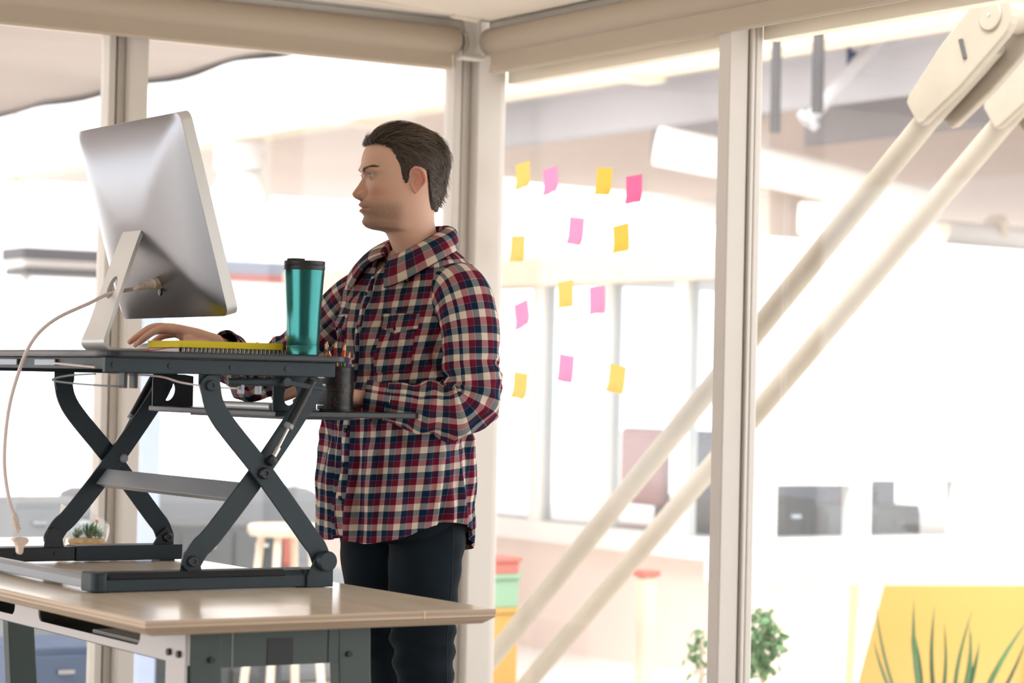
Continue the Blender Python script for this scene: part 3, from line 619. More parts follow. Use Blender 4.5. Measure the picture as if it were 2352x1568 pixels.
# ------------------------------------------------------------------ standing desk riser
rs = thing('desk_riser', 'dark grey height adjustable desk riser with scissor legs', 'desk riser', (2.34, 5.28, .745))
SL = MB().prism(rrect(2.055, 2.653, 4.852, 5.725, .045, 8), 'xy', 1.2415, 1.256)
SL.build('work_surface', 'riser_top', rs, bevel=.004, seg=3)
for (y0, y1) in ((4.866, 4.882), (5.695, 5.711)):
    rl = MB().box(2.066, 2.614, y0, y1, 1.2085, 1.2412).build('side_rail', 'riser_metal', rs, bevel=.002)
    yy = y0 - .0025 if y0 < 5 else y1
    for x in (2.086, 2.215, 2.36, 2.494): MB().cyl((x, yy, 1.225), (x, yy + .003, 1.225), .006, n=12).build('screw', 'riser_dark', rl, smooth=40)
MB().box(2.082, 2.1, 4.882, 5.695, 1.2155, 1.2412).build('back_rail', 'riser_metal', rs, bevel=.002)
MB().box(2.59, 2.606, 4.95, 5.63, 1.2155, 1.2412).build('front_rail', 'riser_metal', rs, bevel=.002)
for y in (5.17, 5.40): MB().box(2.075, 2.08, y, y + .12, 1.222, 1.236).build('slot_plate', 'riser_light', rs, bevel=.001)
LA = [(2.312, 1.185), (2.322, 1.145), (2.352, 1.10), (2.444, .998), (2.555, .862), (2.58, .832), (2.593, .803)]
LB = [(2.572, 1.188), (2.545, 1.14), (2.444, .998), (2.338, .866), (2.306, .835), (2.287, .806)]
for (ya, yb, s_) in ((4.868, 4.886, -1), (5.706, 5.686, 1)):
    la = MB().prism(strip([(p[0], p[1]) for p in catmull([(a_, b_, 0) for a_, b_ in LA], 26)], .046), 'xz', min(ya, ya - s_ * .007), max(ya, ya - s_ * .007)).build('scissor_leg', 'riser_metal', rs, bevel=.001)
    lb = MB().prism(strip([(p[0], p[1]) for p in catmull([(a_, b_, 0) for a_, b_ in LB], 26)], .046), 'xz', min(yb, yb - s_ * .007), max(yb, yb - s_ * .007)).build('scissor_leg', 'riser_metal', rs, bevel=.001)
    def bolt(x, z, y, r, h, m, p):
        MB().lathe([(0, 0), (r * .85, 0), (r, h * .25 * -s_ * -1), (r, h)] if False else [(r, 0), (r, h * .7), (r * .82, h), (r * .45, h), (r * .4, h * .7), (0, h * .7)], (x, y, z), 20, axis='y').build('bolt', m, p, smooth=35)
    sg = -1 if s_ < 0 else 1
    bolt(2.312, 1.185, ya, .012, sg * .009, 'riser_metal', la); bolt(2.444, .996, ya, .013, sg * .012, 'riser_dark', la)
    bolt(2.593, .803, ya, .012, sg * .009, 'riser_metal', la); bolt(2.287, .806, yb, .012, sg * (.009 if s_ < 0 else .028), 'riser_dark', lb)
    if s_ > 0: bolt(2.466, 1.0, yb - .0075, .011, -.004, 'riser_light', lb)
    # top hinge of the outer leg and lower brackets
    MB().prism([(2.287, 1.2085), (2.338, 1.2085), (2.338, 1.19), (2.33, 1.165), (2.312, 1.157), (2.294, 1.165), (2.287, 1.19)], 'xz', ya - s_ * .0075, ya - s_ * .012).build('top_hinge', 'riser_metal', rs, bevel=.001)
    MB().prism([(2.262, .784), (2.314, .784), (2.308, .81), (2.3, .826), (2.286, .832), (2.272, .826), (2.266, .81)], 'xz', yb - s_ * .0085, yb - s_ * .012).build('foot_bracket', 'riser_dark', rs, bevel=.001)
    if s_ < 0:
        MB().prism([(2.552, .746), (2.616, .746), (2.616, .806), (2.606, .822), (2.58, .822), (2.57, .806), (2.552, .77)], 'xz', 4.858, 4.864).build('foot_bracket', 'riser_metal', rs, bevel=.001)
        MB().lathe([(.0225, 0), (.0225, -.014), (.02, -.018), (0, -.018)], (2.595, 4.858, .803), 28, axis='y').build('pivot_knob', 'riser_metal', rs, smooth=35)
    else:
        MB().prism([(2.555, .784), (2.612, .784), (2.608, .81), (2.59, .828), (2.572, .812)], 'xz', 5.690, 5.697).build('foot_bracket', 'riser_dark', rs, bevel=.001)
        bolt(2.593, .803, 5.689, .011, -.012, 'riser_dark', rs)
# crossbar between the inner legs
cb = MB(); a0, a1 = (2.394, .938), (2.422, .974)
poly = [a0, (a0[0] + .022, a0[1] - .010), (a0[0] + .025, a0[1] - .007), (a0[0] + .006, a0[1] + .003), (a1[0] + .003, a1[1] - .002), a1]
cb.prism(poly, 'xz', 4.894, 5.679).build('crossbar', 'riser_light', rs, bevel=.001)
# feet
ft = MB().prism([(4.864, .747), (4.93, .747), (4.93, .772), (4.912, .787), (4.876, .783), (4.866, .772)], 'yz', 2.056, 2.56).build('foot', 'riser_metal', rs, bevel=.002)
MB().prism(rrect(2.048, 2.085, 4.86, 4.935, .014, 5), 'xy', .747, .787).build('end_cap', 'riser_metal', ft, bevel=.003)
MB().prism([(4.866, .7725), (4.876, .7835), (4.874, .786), (4.862, .774)], 'yz', 2.085, 2.5).build('groove_lip', 'riser_dark', ft)
MB().box(2.09, 2.24, 4.868, 4.92, .745, .7475).build('rubber_pad', 'black_plastic', ft); MB().box(2.555, 2.60, 4.868, 4.92, .745, .7475).build('rubber_pad', 'black_plastic', ft)
MB().box(2.55, 2.617, 4.866, 4.93, .747, .785).build('foot_end', 'riser_metal', ft, bevel=.002)
ft = MB().box(2.06, 2.345, 5.678, 5.74, .75, .784).build('foot', 'riser_dark', rs, bevel=.002)
MB().box(2.3465, 2.629, 5.676, 5.74, .749, .786).build('foot_sleeve', 'riser_metal', ft, bevel=.0015)
MB().box(2.57, 2.61, 5.68, 5.73, .745, .75).build('rubber_pad', 'black_plastic', ft); MB().box(2.07, 2.14, 5.68, 5.73, .745, .75).build('rubber_pad', 'black_plastic', ft)
for x in (2.195, 2.295): MB().cyl((x, 5.6755, .767), (x, 5.679, .767), .006, n=12).build('screw', 'riser_dark', ft, smooth=40)
MB().prism([(2.052, .752), (2.085, .752), (2.085, .77), (2.08, .778), (2.057, .778), (2.052, .77)], 'xz', 4.93, 5.68).build('base_bar', 'riser_light', rs, bevel=.001)
# gas springs
for y in (4.862, 5.712):
    g = MB().cyl((2.556, y, 1.2), (2.5, y, 1.1), .0105, n=16).build('gas_spring', 'black_plastic', rs, smooth=40)
    MB().cyl((2.502, y, 1.104), (2.497, y, 1.096), .0112, n=16).build('spring_collar', 'riser_light', g, smooth=40)
    MB().cyl((2.5, y, 1.1), (2.46, y, 1.028), .0045, n=12).build('piston_rod', 'steel', g, smooth=40)
    MB().cyl((2.474, y, 1.053), (2.463, y, 1.034), .0075, n=12).build('rod_end', 'steel', g, smooth=40)
    MB().lathe([(0, -.012), (.01, -.01), (.013, 0), (.01, .01), (0, .012)], (2.459, y, 1.024), 16, axis='y').build('ball_joint', 'black_plastic', g, smooth=60)
# release lever with its sleeve and cables
rl = MB().cyl((2.36, 4.885, 1.193), (2.49, 4.872, 1.196), .009, n=16).build('release_lever', 'riser_metal', rs, smooth=40)
MB().prism(strip([(2.485, 1.196), (2.53, 1.189), (2.575, 1.184)], .012), 'xz', 4.852, 4.859).build('lever_blade', 'riser_metal', rl, bevel=.002)
MB().cyl((2.486, 4.846, 1.196), (2.486, 4.866, 1.196), .010, n=16).build('lever_pivot', 'riser_dark', rl, smooth=40)
for x in (2.388, 2.43): MB().box(x, x + .008, 4.875, 4.895, 1.168, 1.2).build('cable_clamp', 'riser_light', rl, bevel=.001)
def cable(pts, r, m, par, name='cable'): return MB().tube(catmull(pts, 30), r, 8).build(name, m, par, smooth=60)
cable([(2.11, 4.95, 1.205), (2.2, 4.9, 1.203), (2.25, 4.88, 1.19), (2.32, 4.876, 1.182), (2.39, 4.885, 1.18)], .0022, 'cable_white', rs)
cable([(2.08, 4.95, 1.205), (2.04, 5.0, 1.200), (2.01, 5.02, 1.19), (2.04, 4.99, 1.184), (2.09, 4.93, 1.18), (2.13, 4.90, 1.179)], .0022, 'riser_light', rs)
cable([(2.09, 5.02, 1.222), (2.03, 5.06, 1.226), (2.07, 4.93, 1.219)], .0022, 'cable_white', rs)
for x in (2.118, 2.142): MB().box(x, x + .008, 4.885, 4.915, 1.176, 1.209).build('cable_clamp', 'riser_dark', rs, bevel=.001)
# keyboard tray and its brackets
tray = [(2.50, 5.615)] + [(2.50, 4.93)] + [(2.855, 4.93)]
tray += [(2.855 + .02 * math.sin(t), 4.95 - .02 * math.cos(t)) for t in np.linspace(.2, math.pi / 2, 5)]
tray += [(2.875 - .082 * math.sin(math.pi * t) ** .6, 4.95 + .645 * t) for t in np.linspace(.04, .96, 17)] + [(2.875, 5.6), (2.86, 5.615)]
MB().prism(tray, 'xy', 1.118, 1.1315).build('keyboard_tray', 'riser_top', rs, bevel=.003, seg=3)
MB().box(2.56, 2.74, 5.0, 5.5, 1.112, 1.118).build('tray_support', 'riser_dark', rs)
def bracket(y):
    # plate with an oval hand hole
    mb = MB(); x0, x1, z0, z1 = 2.502, 2.61, 1.118, 1.209; cx, cz, rx, rz = 2.545, 1.168, .017, .024; n = 24; ring = []; outer = []
    for k in range(n):
        a = 2 * math.pi * k / n; c, s_ = math.cos(a), math.sin(a); ring.append((cx + rx * c - .25 * rz * s_ * -1 * .5, cz + rz * s_))
        t = min((x1 - cx) / c if c > 1e-6 else ((x0 - cx) / c if c < -1e-6 else 9), (z1 - cz) / s_ if s_ > 1e-6 else ((z0 - cz) / s_ if s_ < -1e-6 else 9)); outer.append((cx + t * c, cz + t * s_))
    V = []
    for yy in (y, y + .005): V += [(p[0], yy, p[1]) for p in ring] + [(p[0], yy, p[1]) for p in outer]
    Fc = []
    for k in range(n):
        q = (k + 1) % n; Fc += [(k, q, n + q, n + k), (2 * n + k, 3 * n + k, 3 * n + q, 2 * n + q), (n + k, n + q, 3 * n + q, 3 * n + k), (k, 2 * n + k, 2 * n + q, q)]
    mb.add(V, Fc); return mb
bracket(4.945).build('tray_bracket', 'riser_metal', rs); bracket(5.595).build('tray_bracket', 'riser_dark', rs)

# ------------------------------------------------------------------ all-in-one computer
mn = thing('desktop_computer', 'silver all in one computer seen from behind on the riser', 'computer', (2.25, 5.22, 1.256))
Bt = Vector((2.252, 0, 1.776)); Bb = Vector((2.381, 0, 1.338)); upv = (Bt - Bb).normalized(); nrm = Vector((-upv.z, 0, upv.x)); nrm = nrm if nrm.x < 0 else -nrm   # back normal
Hh = (Bt - Bb).length; YC, WD = 5.219, .577
def panel_pt(u, v, d):  # u across 0..1 (near to far), v up 0..1, d along the back normal
    return Bb + upv * (Hh * v) + Vector((0, YC - WD / 2 + WD * u, 0)) + nrm * d
def rr_uv(r, n=6, ins=0.):
    ru, rv = r / WD, r / Hh; iu, iv = ins / WD, ins / Hh; out = []
    for cu, cv, a0 in ((1 - ru, rv, -90), (1 - ru, 1 - rv, 0), (ru, 1 - rv, 90), (ru, rv, 180)):
        for k in range(n + 1):
            a = math.radians(a0 + 90 * k / n); out.append((cu + (ru - iu) * math.cos(a) , cv + (rv - iv) * math.sin(a)))
    return out
ring = rr_uv(.022); n = len(ring)
V = [panel_pt(u, v, -.026) for u, v in ring] + [panel_pt(u, v, 0) for u, v in ring]
Fc = [(i, (i + 1) % n, (i + 1) % n + n, i + n) for i in range(n)]
# front face rim
fr = rr_uv(.022, ins=.004); V += [panel_pt(u, v, -.028) for u, v in fr]; Fc += [((i + 1) % n, i, i + 2 * n, (i + 1) % n + 2 * n) for i in range(n)] + [tuple(range(2 * n, 3 * n))]
obj('side_band', V, Fc, 'alu_light', mn, smooth=40)
# bulged back shell
nu, nv = 72, 60; V = []; 
for j in range(nv + 1):
    for i in range(nu + 1):
        u, v = i / nu, j / nv; e = min(u * WD, (1 - u) * WD, v * Hh, (1 - v) * Hh)
        # corner rounding: pull in to the rounded outline
        cu, cv = np.clip(u * WD, .022, WD - .022), np.clip(v * Hh, .022, Hh - .022); du, dv = u * WD - cu, v * Hh - cv; L = math.hypot(du, dv)
        if L > .022 * 1e-9 and L > 1e-9:
            k = .022 / max(abs(du), abs(dv)) if max(abs(du), abs(dv)) > 0 else 1; sc = min(1., .022 / (L * (.022 / max(abs(du), abs(dv))) ) ); du, dv = du * sc, dv * sc
        uu, vv = (cu + du) / WD, (cv + dv) / Hh
        ee = [uu * WD, (1 - uu) * WD, vv * Hh, (1 - vv) * Hh]; km = 70.; e = -math.log(sum(math.exp(-km * q) for q in ee)) / km
        e = max(0, e) * min(1, max(0, min(ee)) / .004) ; d = .056 * (1 - math.exp(-e / .105))
        V.append(panel_pt(uu, vv, d + .0005))
obj('back_shell', V, gridfaces(nv + 1, nu + 1, False), 'alu', mn, smooth=180)
# screen (towards the man)
sc_ = [panel_pt(u, v, -.0285) for u, v in ((.03, .2), (.97, .2), (.97, .96), (.03, .96))]; sb = [p + nrm * .001 for p in sc_]
obj('screen', sc_ + sb, [(0, 1, 2, 3), (7, 6, 5, 4), (0, 4, 5, 1), (1, 5, 6, 2), (2, 6, 7, 3), (3, 7, 4, 0)], mat('screen_dark', (20, 22, 28), .1), mn)
# L-shaped stand: side profile swept in y with taper, round cable hole in the upright
prof = [(2.282, 1.558), (2.268, 1.545), (2.255, 1.52), (2.238, 1.475), (2.219, 1.42), (2.2, 1.365), (2.184, 1.318), (2.174, 1.292), (2.17, 1.277), (2.176, 1.266), (2.19, 1.2605), (2.21, 1.2595), (2.26, 1.2595), (2.34, 1.2595)]
P = catmull([(p[0] + .018, 0, p[1]) for p in prof], 150); L = len(P); V = []; nw = 31; TK = .0085
ws_ = np.interp(np.linspace(0, 1, L), [0, .45, .62, 1], [.048, .058, .066, .066])
arc = np.concatenate([[0], np.cumsum(np.linalg.norm(np.diff(P, axis=0), axis=1))]); ih = int(np.argmin(np.abs(P[:80, 2] - 1.402))); HC, HRy, HRs = -.004, .023, .027
def stand_yz(i, j):
    y = ws_[i] * (j / (nw - 1) * 2 - 1); s_ = arc[i] - arc[ih]; k = math.hypot((y - HC) / HRy, s_ / HRs); return y, s_, k
Q = np.zeros((L, nw, 2)); KK = np.zeros((L, nw))
for i in range(L):
    for j in range(nw):
        y, s_, k = stand_yz(i, j); KK[i, j] = k
        if .86 < k < 1.14: y, s_ = HC + (y - HC) / k, s_ / k
        Q[i, j] = (y, arc[ih] + s_)
for i in range(L):
    for sd in (1, -1):
        for j in range(nw):
            a_ = Q[i, j, 1]; p = np.array([np.interp(a_, arc, P[:, c_]) for c_ in range(3)]); e = .002
            t = np.array([np.interp(a_ + e, arc, P[:, c_]) - np.interp(a_ - e, arc, P[:, c_]) for c_ in range(3)]); t /= np.linalg.norm(t) + 1e-9; nn = np.array([t[2], 0, -t[0]])
            V.append(p + nn * sd * TK / 2 + np.array([0, YC + Q[i, j, 0], 0]))
Fc = []; S = 2 * nw
hole = {(i, j) for i in range(L - 1) for j in range(nw - 1) if KK[i:i + 2, j:j + 2].mean() < 1.0}
for i in range(L - 1):
    for j in range(nw - 1):
        if (i, j) in hole: continue
        a, b, c, d = i * S + j, i * S + j + 1, (i + 1) * S + j + 1, (i + 1) * S + j
        Fc += [(a, b, c, d), (a + nw, d + nw, c + nw, b + nw)]
    Fc += [(i * S, (i + 1) * S, (i + 1) * S + nw, i * S + nw), (i * S + nw - 1, i * S + 2 * nw - 1, (i + 1) * S + 2 * nw - 1, (i + 1) * S + nw - 1)]
for (i, j) in hole:   # hole walls
    a, b, c, d = i * S + j, i * S + j + 1, (i + 1) * S + j + 1, (i + 1) * S + j
    if (i - 1, j) not in hole: Fc.append((a, a + nw, b + nw, b))
    if (i + 1, j) not in hole: Fc.append((c, c + nw, d + nw, d))
    if (i, j - 1) not in hole: Fc.append((d, d + nw, a + nw, a))
    if (i, j + 1) not in hole: Fc.append((b, b + nw, c + nw, c))
Fc += [tuple(range(nw)) + tuple(range(2 * nw - 1, nw - 1, -1)), tuple((L - 1) * S + k for k in list(range(nw - 1, -1, -1)) + list(range(nw, 2 * nw)))]
obj('stand', V, Fc, 'alu_light', mn, smooth=40)
MB().box(2.298, 2.312, YC - .05, YC + .045, 1.548, 1.556).build('hinge_slot', 'riser_dark', mn, bevel=.002)
pc = panel_pt(.5 - .035 / WD, .2, .03)
for dz in (-.026, .026): MB().lathe([(0, 0), (.008, 0), (.008, -.004), (0, -.005)], pc + upv * dz * .95 + Vector((-.001, 0, 0)), 14, axis='x').build('port', 'black_plastic', mn, smooth=40)

# power cord: plugged into the back, through the stand and over the edge
cv = thing('power_cord', 'white power cord hanging from the computer to a loose plug', 'cord', (2.0, 5.15, .82))
pc = pc + Vector((.004, .0, 0))
d0 = Vector((-.045, -.012, -.012))
MB().tube([pc, pc + d0 * .5, pc + d0 * .55, pc + d0 * .9], [.0125, .0125, .0105, .009], 14).build('connector', 'plug_white', cv, smooth=35)
for k in range(3): MB().tube([pc + d0 * (.92 + k * .17), pc + d0 * (1.02 + k * .17)], [.0085 - k * .001, .0075 - k * .001], 12).build('strain_relief', 'plug_white', cv, smooth=35)
path = [tuple(pc + d0 * .9), tuple(pc + d0 * 1.5), (2.262, 5.183, 1.398), (2.213, 5.205, 1.385), (2.165, 5.19, 1.364), (2.07, 5.165, 1.322), (2.012, 5.15, 1.27), (1.982, 5.155, 1.19), (1.966, 5.16, 1.11), (1.957, 5.15, 1.01), (1.962, 5.13, .93), (1.974, 5.125, .895)]
MB().tube(catmull(path, 80), .0042, 10).build('cable', 'cable_white', cv, smooth=60)
for k in range(5):
    p = Vector((1.974 + .0018 * k, 5.125, .893 - k * .0065)); MB().tube([p, p + Vector((.001, 0, -.004))], [.0072, .0072], 12).build('strain_relief', 'plug_white', cv, smooth=35)
MB().tube([(1.974, 5.125, .895), (1.983, 5.125, .857)], .0052, 10).build('strain_core', 'plug_white', cv)
pg = []
for a, r in ((90, .012), (60, .012), (35, .018), (10, .02), (-15, .014), (-45, .0105), (-75, .022), (-90, .0255), (-105, .022), (-135, .0105), (165, .014), (170, .02), (145, .018), (120, .012)):
    pg.append((1.986 + r * math.cos(math.radians(a)) * .95, .836 + r * math.sin(math.radians(a)) * 1.05))
MB().prism([(x, z) for x, z in pg], 'xz', 5.112, 5.132).build('plug_body', 'plug_white', cv, bevel=.004, seg=3)

# ------------------------------------------------------------------ things on the riser
mg = thing('travel_tumbler', 'teal metallic travel tumbler with black lid on the riser', 'tumbler', (2.562, 4.925, 1.256))
MB().lathe([(.034, 0), (.0365, .002), (.0366, .0205), (.0362, .0212), (.0362, .0222), (.0366, .0229), (.0372, .05), (.0385, .09), (.041, .13), (.0436, .17), (.0448, .187), (.0448, .19), (.042, .19)], (2.562, 4.925, 1.256), 48).build('cup', 'mug_teal', mg, smooth=50)
lid = MB().lathe([(.0445, .19), (.0458, .192), (.0458, .2), (.0448, .2015), (.0455, .203), (.046, .2085), (.0445, .2105), (.04, .2105), (.039, .205), (0, .205)], (2.562, 4.925, 1.256), 48).build('lid', 'mug_lid', mg, smooth=40)
MB().box(2.523, 2.553, 4.905, 4.937, 1.4665, 1.4715).build('sip_tab', 'mug_lid', lid, bevel=.0015)

nb = thing('spiral_notebook', 'white spiral notebook under the yellow book on the riser', 'notebook', (2.41, 5.03, 1.256))
MB().box(2.283, 2.538, 4.972, 5.13, 1.2565, 1.2655).build('pages', 'paper_white', nb, bevel=.001)
MB().box(2.283, 2.538, 4.9695, 4.972, 1.2565, 1.2655).build('ring_gap_strip', mat('ring_gap_brown', (70, 48, 34), .8), nb)  # dark strip added behind the rings to darken the gaps between them
MB().box(2.28, 2.541, 4.962, 5.133, 1.2655, 1.2667).build('cover', mat('nb_cover', (196, 150, 60), .6), nb)
for k in range(24):
    x = 2.29 + k * .0104; pts = [(x, 4.966 + .0055 * math.cos(a) - .001, 1.2617 + .0052 * math.sin(a)) for a in np.linspace(0, 2 * math.pi, 11)]
    MB().tube(pts, .0016, 6, cap=False).build('spiral_ring', 'paper_white', nb, smooth=60)
yb2 = thing('yellow_book', 'yellow book lying on top of the spiral notebook', 'book', (2.40, 5.04, 1.2668))
MB().box(2.276, 2.528, 4.957, 5.128, 1.2672, 1.268).build('back_cover', 'paper_yellow', yb2); MB().box(2.278, 2.526, 4.962, 5.126, 1.268, 1.2805).build('pages', mat('book_block', (226, 204, 40), .7), yb2)
MB().box(2.276, 2.528, 4.957, 5.128, 1.2805, 1.2818).build('front_cover', 'paper_yellow', yb2, bevel=.0004); MB().box(2.276, 2.528, 4.955, 4.9575, 1.2672, 1.2818).build('spine', 'paper_yellow', yb2, bevel=.0004)
rb = MB().tube(catmull([(2.29, 4.99, 1.2672), (2.262, 4.985, 1.2655), (2.235, 4.98, 1.2605), (2.205, 4.976, 1.2575), (2.195, 4.975, 1.2572)], 14), .0013, 6)
rb.build('ribbon', 'elastic_red', yb2, smooth=60)

ms = thing('computer_mouse', 'white computer mouse under the man\'s right hand', 'mouse', (2.42, 5.43, 1.256))
V = []; nr, nc = 9, 28
for i in range(nr):
    t = i / (nr - 1); k = math.cos(t * math.pi / 2) ** .45 if i < nr - 1 else 0.02
    for j in range(nc):
        a = 2 * math.pi * j / nc; ca, sa = math.cos(a), math.sin(a)
        V.append((2.435 + .057 * k * math.copysign(abs(ca) ** .8, ca), 5.425 + .03 * k * math.copysign(abs(sa) ** .8, sa), 1.2565 + .024 * t ** .8 * (1 - .25 * ca * k)))
obj('shell', V, gridfaces(nr, nc) + [tuple(range(nc - 1, -1, -1)), tuple((nr - 1) * nc + k for k in range(nc))], 'mouse_white', ms, smooth=60)
MB().prism(rrect(2.376, 2.494, 5.393, 5.457, .028, 8), 'xy', 1.2562, 1.2585).build('base', 'alu', ms)

kb = thing('keyboard', 'slim silver keyboard on the keyboard tray', 'keyboard', (2.58, 5.12, 1.1315))
V = [(2.515, 4.985, 1.1335), (2.64, 4.985, 1.1325), (2.64, 5.27, 1.1325), (2.515, 5.27, 1.1335), (2.515, 4.985, 1.1435), (2.64, 4.985, 1.1365), (2.64, 5.27, 1.1365), (2.515, 5.27, 1.1435)]
obj('plate', V, [(3, 2, 1, 0), (4, 5, 6, 7), (0, 1, 5, 4), (1, 2, 6, 5), (2, 3, 7, 6), (3, 0, 4, 7)], 'alu_light', kb, bevel=.001)
MB().cyl((2.519, 4.983, 1.1405), (2.519, 5.272, 1.1405), .009, n=20).build('battery_tube', 'alu_light', kb, smooth=40)
keyme = None
for r in range(5):
    for c in range(14):
        x, y = 2.535 + r * .0195, 4.992 + c * .0197; z = 1.1426 - (x - 2.52) * .056
        if keyme is None:
            k = MB().box(-.0078, .0078, -.008, .008, 0, .0022).build('key', 'key_white', kb, bevel=.0006); k.data.transform(Matrix.Translation(Vector(kb.location))); keyme = k.data
        else:
            k = bpy.data.objects.new('key', keyme); COL.objects.link(k); k.parent = kb
        k.location = Vector((x, y, z)) - Vector(kb.location)
MB().box(2.53, 2.60, 5.10, 5.2, 1.1435, 1.1437).build('key_strip', 'note_yellow', kb) if False else None

cu = thing('pen_cup', 'black perforated metal pencil cup on the keyboard tray', 'cup', (2.683, 4.992, 1.1315))
nc, nr = 48, 12; V = []; uv = []
for i in range(nr + 1):
    t = i / nr; r = .0405 + .0025 * math.cos(t * math.pi * 2) ** 2 * .6
    for j in range(nc + 1):
        a = 2 * math.pi * j / nc; V.append((2.683 + r * math.cos(a), 4.992 + r * math.sin(a), 1.1325 + .1 * t)); uv.append((a * .0415, .1 * t))
obj('mesh_wall', V, gridfaces(nr + 1, nc + 1, False), 'perforated_black', cu, smooth=60, uv=uv)
MB().lathe([(.0425, 0), (.044, .001), (.044, .004), (.042, .005), (0, .005)], (2.683, 4.992, 1.1315), 36).build('base', 'black_plastic', cu, smooth=40)
rim = [(2.683 + .0425 * math.cos(a), 4.992 + .0425 * math.sin(a), 1.2325) for a in np.linspace(0, 2 * math.pi, 41)]
MB().tube(rim, .0013, 8, cap=False).build('rim', 'black_plastic', cu, smooth=60)
def pencil(label, base, tip, col, lead):
    B, T = Vector(base), Vector(tip); B.x += .015; T.x = 2.683 + (T.x - 2.668) * 1.5; d = (T - B).normalized(); L = (T - B).length
    t = thing('pencil', label, 'pencil', B, 'pencils in the black cup')
    MB().tube([B, B + d * (L - .018)], .0037, 6).build('shaft', mat('pencil_' + '_'.join(map(str, col)), col, .4), t)
    MB().tube([B + d * (L - .018), B + d * (L - .006)], [.0037, .0016], 6).build('sharpened_wood', mat('pencil_wood', (232, 196, 150), .7), t)
    MB().tube([B + d * (L - .006), T], [.0016, .0003], 6).build('lead', mat('lead_' + '_'.join(map(str, lead)), lead, .5), t)
pencil('brown pencil leaning left in the black cup', (2.662, 4.985, 1.138), (2.641, 4.972, 1.291), (150, 96, 70), (90, 60, 50))
pencil('blue pencil in the black cup', (2.664, 4.995, 1.138), (2.654, 5.0, 1.296), (40, 84, 120), (30, 40, 60))
pencil('dark red pencil in the middle of the black cup', (2.66, 4.98, 1.138), (2.664, 4.985, 1.294), (150, 46, 40), (140, 60, 60))
pencil('bright red pencil leaning right in the black cup', (2.65, 4.972, 1.138), (2.676, 4.972, 1.289), (214, 62, 40), (190, 60, 60))
pencil('yellow pencil with a dark point in the black cup', (2.676, 4.998, 1.138), (2.688, 5.005, 1.293), (236, 190, 60), (50, 50, 50))
pencil('purple pencil at the right side of the black cup', (2.672, 4.985, 1.138), (2.686, 4.975, 1.272), (130, 60, 140), (140, 60, 150))
def pen(name, label, base, tip, m, clip):
    B, T = Vector(base), Vector(tip); B.x += .015; T.x += .012; d = (T - B).normalized(); t = thing(name, label, 'pen', B)
    MB().tube([B, T], .0046, 12).build('barrel', m, t, smooth=40); MB().tube([T, T + d * .006], [.003, .0028], 10).build('push_button', 'steel', t, smooth=40)
    MB().tube(catmull([T - d * .004, T + d * .004 + Vector((-.011, -.006, -.002)), T - d * .012 + Vector((-.010, -.007, 0)), T - d * .03 + Vector((-.004, -.004, 0))], 12), .0014, 6).build('clip', clip, t)
pen('ballpoint_pen', 'orange ballpoint pen with clip at the left of the cup', (2.658, 4.972, 1.138), (2.6405, 4.969, 1.262), mat('pen_orange', (230, 110, 40), .35), 'pen_orange')
pen('marker_pen', 'green marker pen in the black cup', (2.67, 4.972, 1.138), (2.677, 4.964, 1.252), mat('pen_green', (30, 140, 70), .35), 'pen_green')
pen('marker_pen', 'silver pen at the far left of the black cup', (2.652, 4.984, 1.138), (2.6375, 4.983, 1.25), 'alu', 'steel')

# ------------------------------------------------------------------ terrarium
tr = thing('terrarium', 'glass terrarium bowl with succulents on the desk behind the riser', 'terrarium', (2.61, 6.24, .745))
C = Vector((2.61, 6.24, .745)); V = []; nr, nc = 16, 36
for i in range(nr + 1):
    t = i / nr
    for j in range(nc):
        a = 2 * math.pi * j / nc; top = .085 - .038 * math.cos(a)      # slanted mouth, high at the left
        top = .088 - .040 * (math.cos(a) * .95)
        z = top * t; rr = .05 * (math.sin(math.pi * (.26 + .56 * (z / .115))) ** .9) + .008
        V.append(C + Vector((rr * math.cos(a), rr * math.sin(a), z + .0015)))
obj('bowl', V, gridfaces(nr + 1, nc) + [tuple(range(nc))], 'bowl_glass', tr, smooth=60, solid=.0015)
MB().lathe([(.046, .003), (.052, .012), (.048, .018), (.03, .021), (0, .023)], C, 32).build('gravel_bed', 'gravel', tr, smooth=60)
for (dx, dy, n, L, wd, up, m) in ((.005, -.01, 14, .034, .012, .9, 'succulent_dark'), (.03, .012, 12, .026, .008, 1.2, 'succulent_light'), (-.02, .012, 11, .024, .011, .8, 'succulent_dark'), (.028, -.022, 9, .02, .01, .8, 'succulent_dark')):
    V = []; Fc = []
    for i in range(n):
        an = i * 2.4; k = .35 + .65 * (i / n); b0 = C + Vector((dx, dy, .02 + .012 * (1 - i / n)))
        v, f = leaf_blade(b0, b0 + Vector((math.cos(an) * L * .75 * k, math.sin(an) * L * .75 * k, L * up * (1.25 - k * .6))), wd, .004, 5, .5); q = len(V); V += v; Fc += [[j + q for j in z] for z in f]
    obj('succulent', V, Fc, m, tr, smooth=60, solid=.0022)
MB().tube([C + Vector((.03, .012, .04)), C + Vector((.032, .012, .062))], [.002, .0015], 6).build('flower_stem', 'succulent_light', tr)
MB().lathe([(0, 0), (.005, .003), (.004, .008), (0, .009)], C + Vector((.032, .012, .061)), 10).build('flower_bud', 'bud_red', tr, smooth=60)
pv = []
for i in range(8):
    for j in range(6):
        a = math.radians(150 + 13 * i); z = .03 + .05 * j / 5 + .02 * abs(math.sin(i)); pass
card = thing('greeting_card', 'white card with a pink printed motif leaning behind the riser leg', 'card', (2.575, 6.2, .745))
V = [(2.545, 6.3, .7455), (2.585, 6.33, .7455), (2.60, 6.33, .835), (2.56, 6.30, .855)]; V += [tuple(Vector(v) + Vector((-.002, .003, 0))) for v in V]
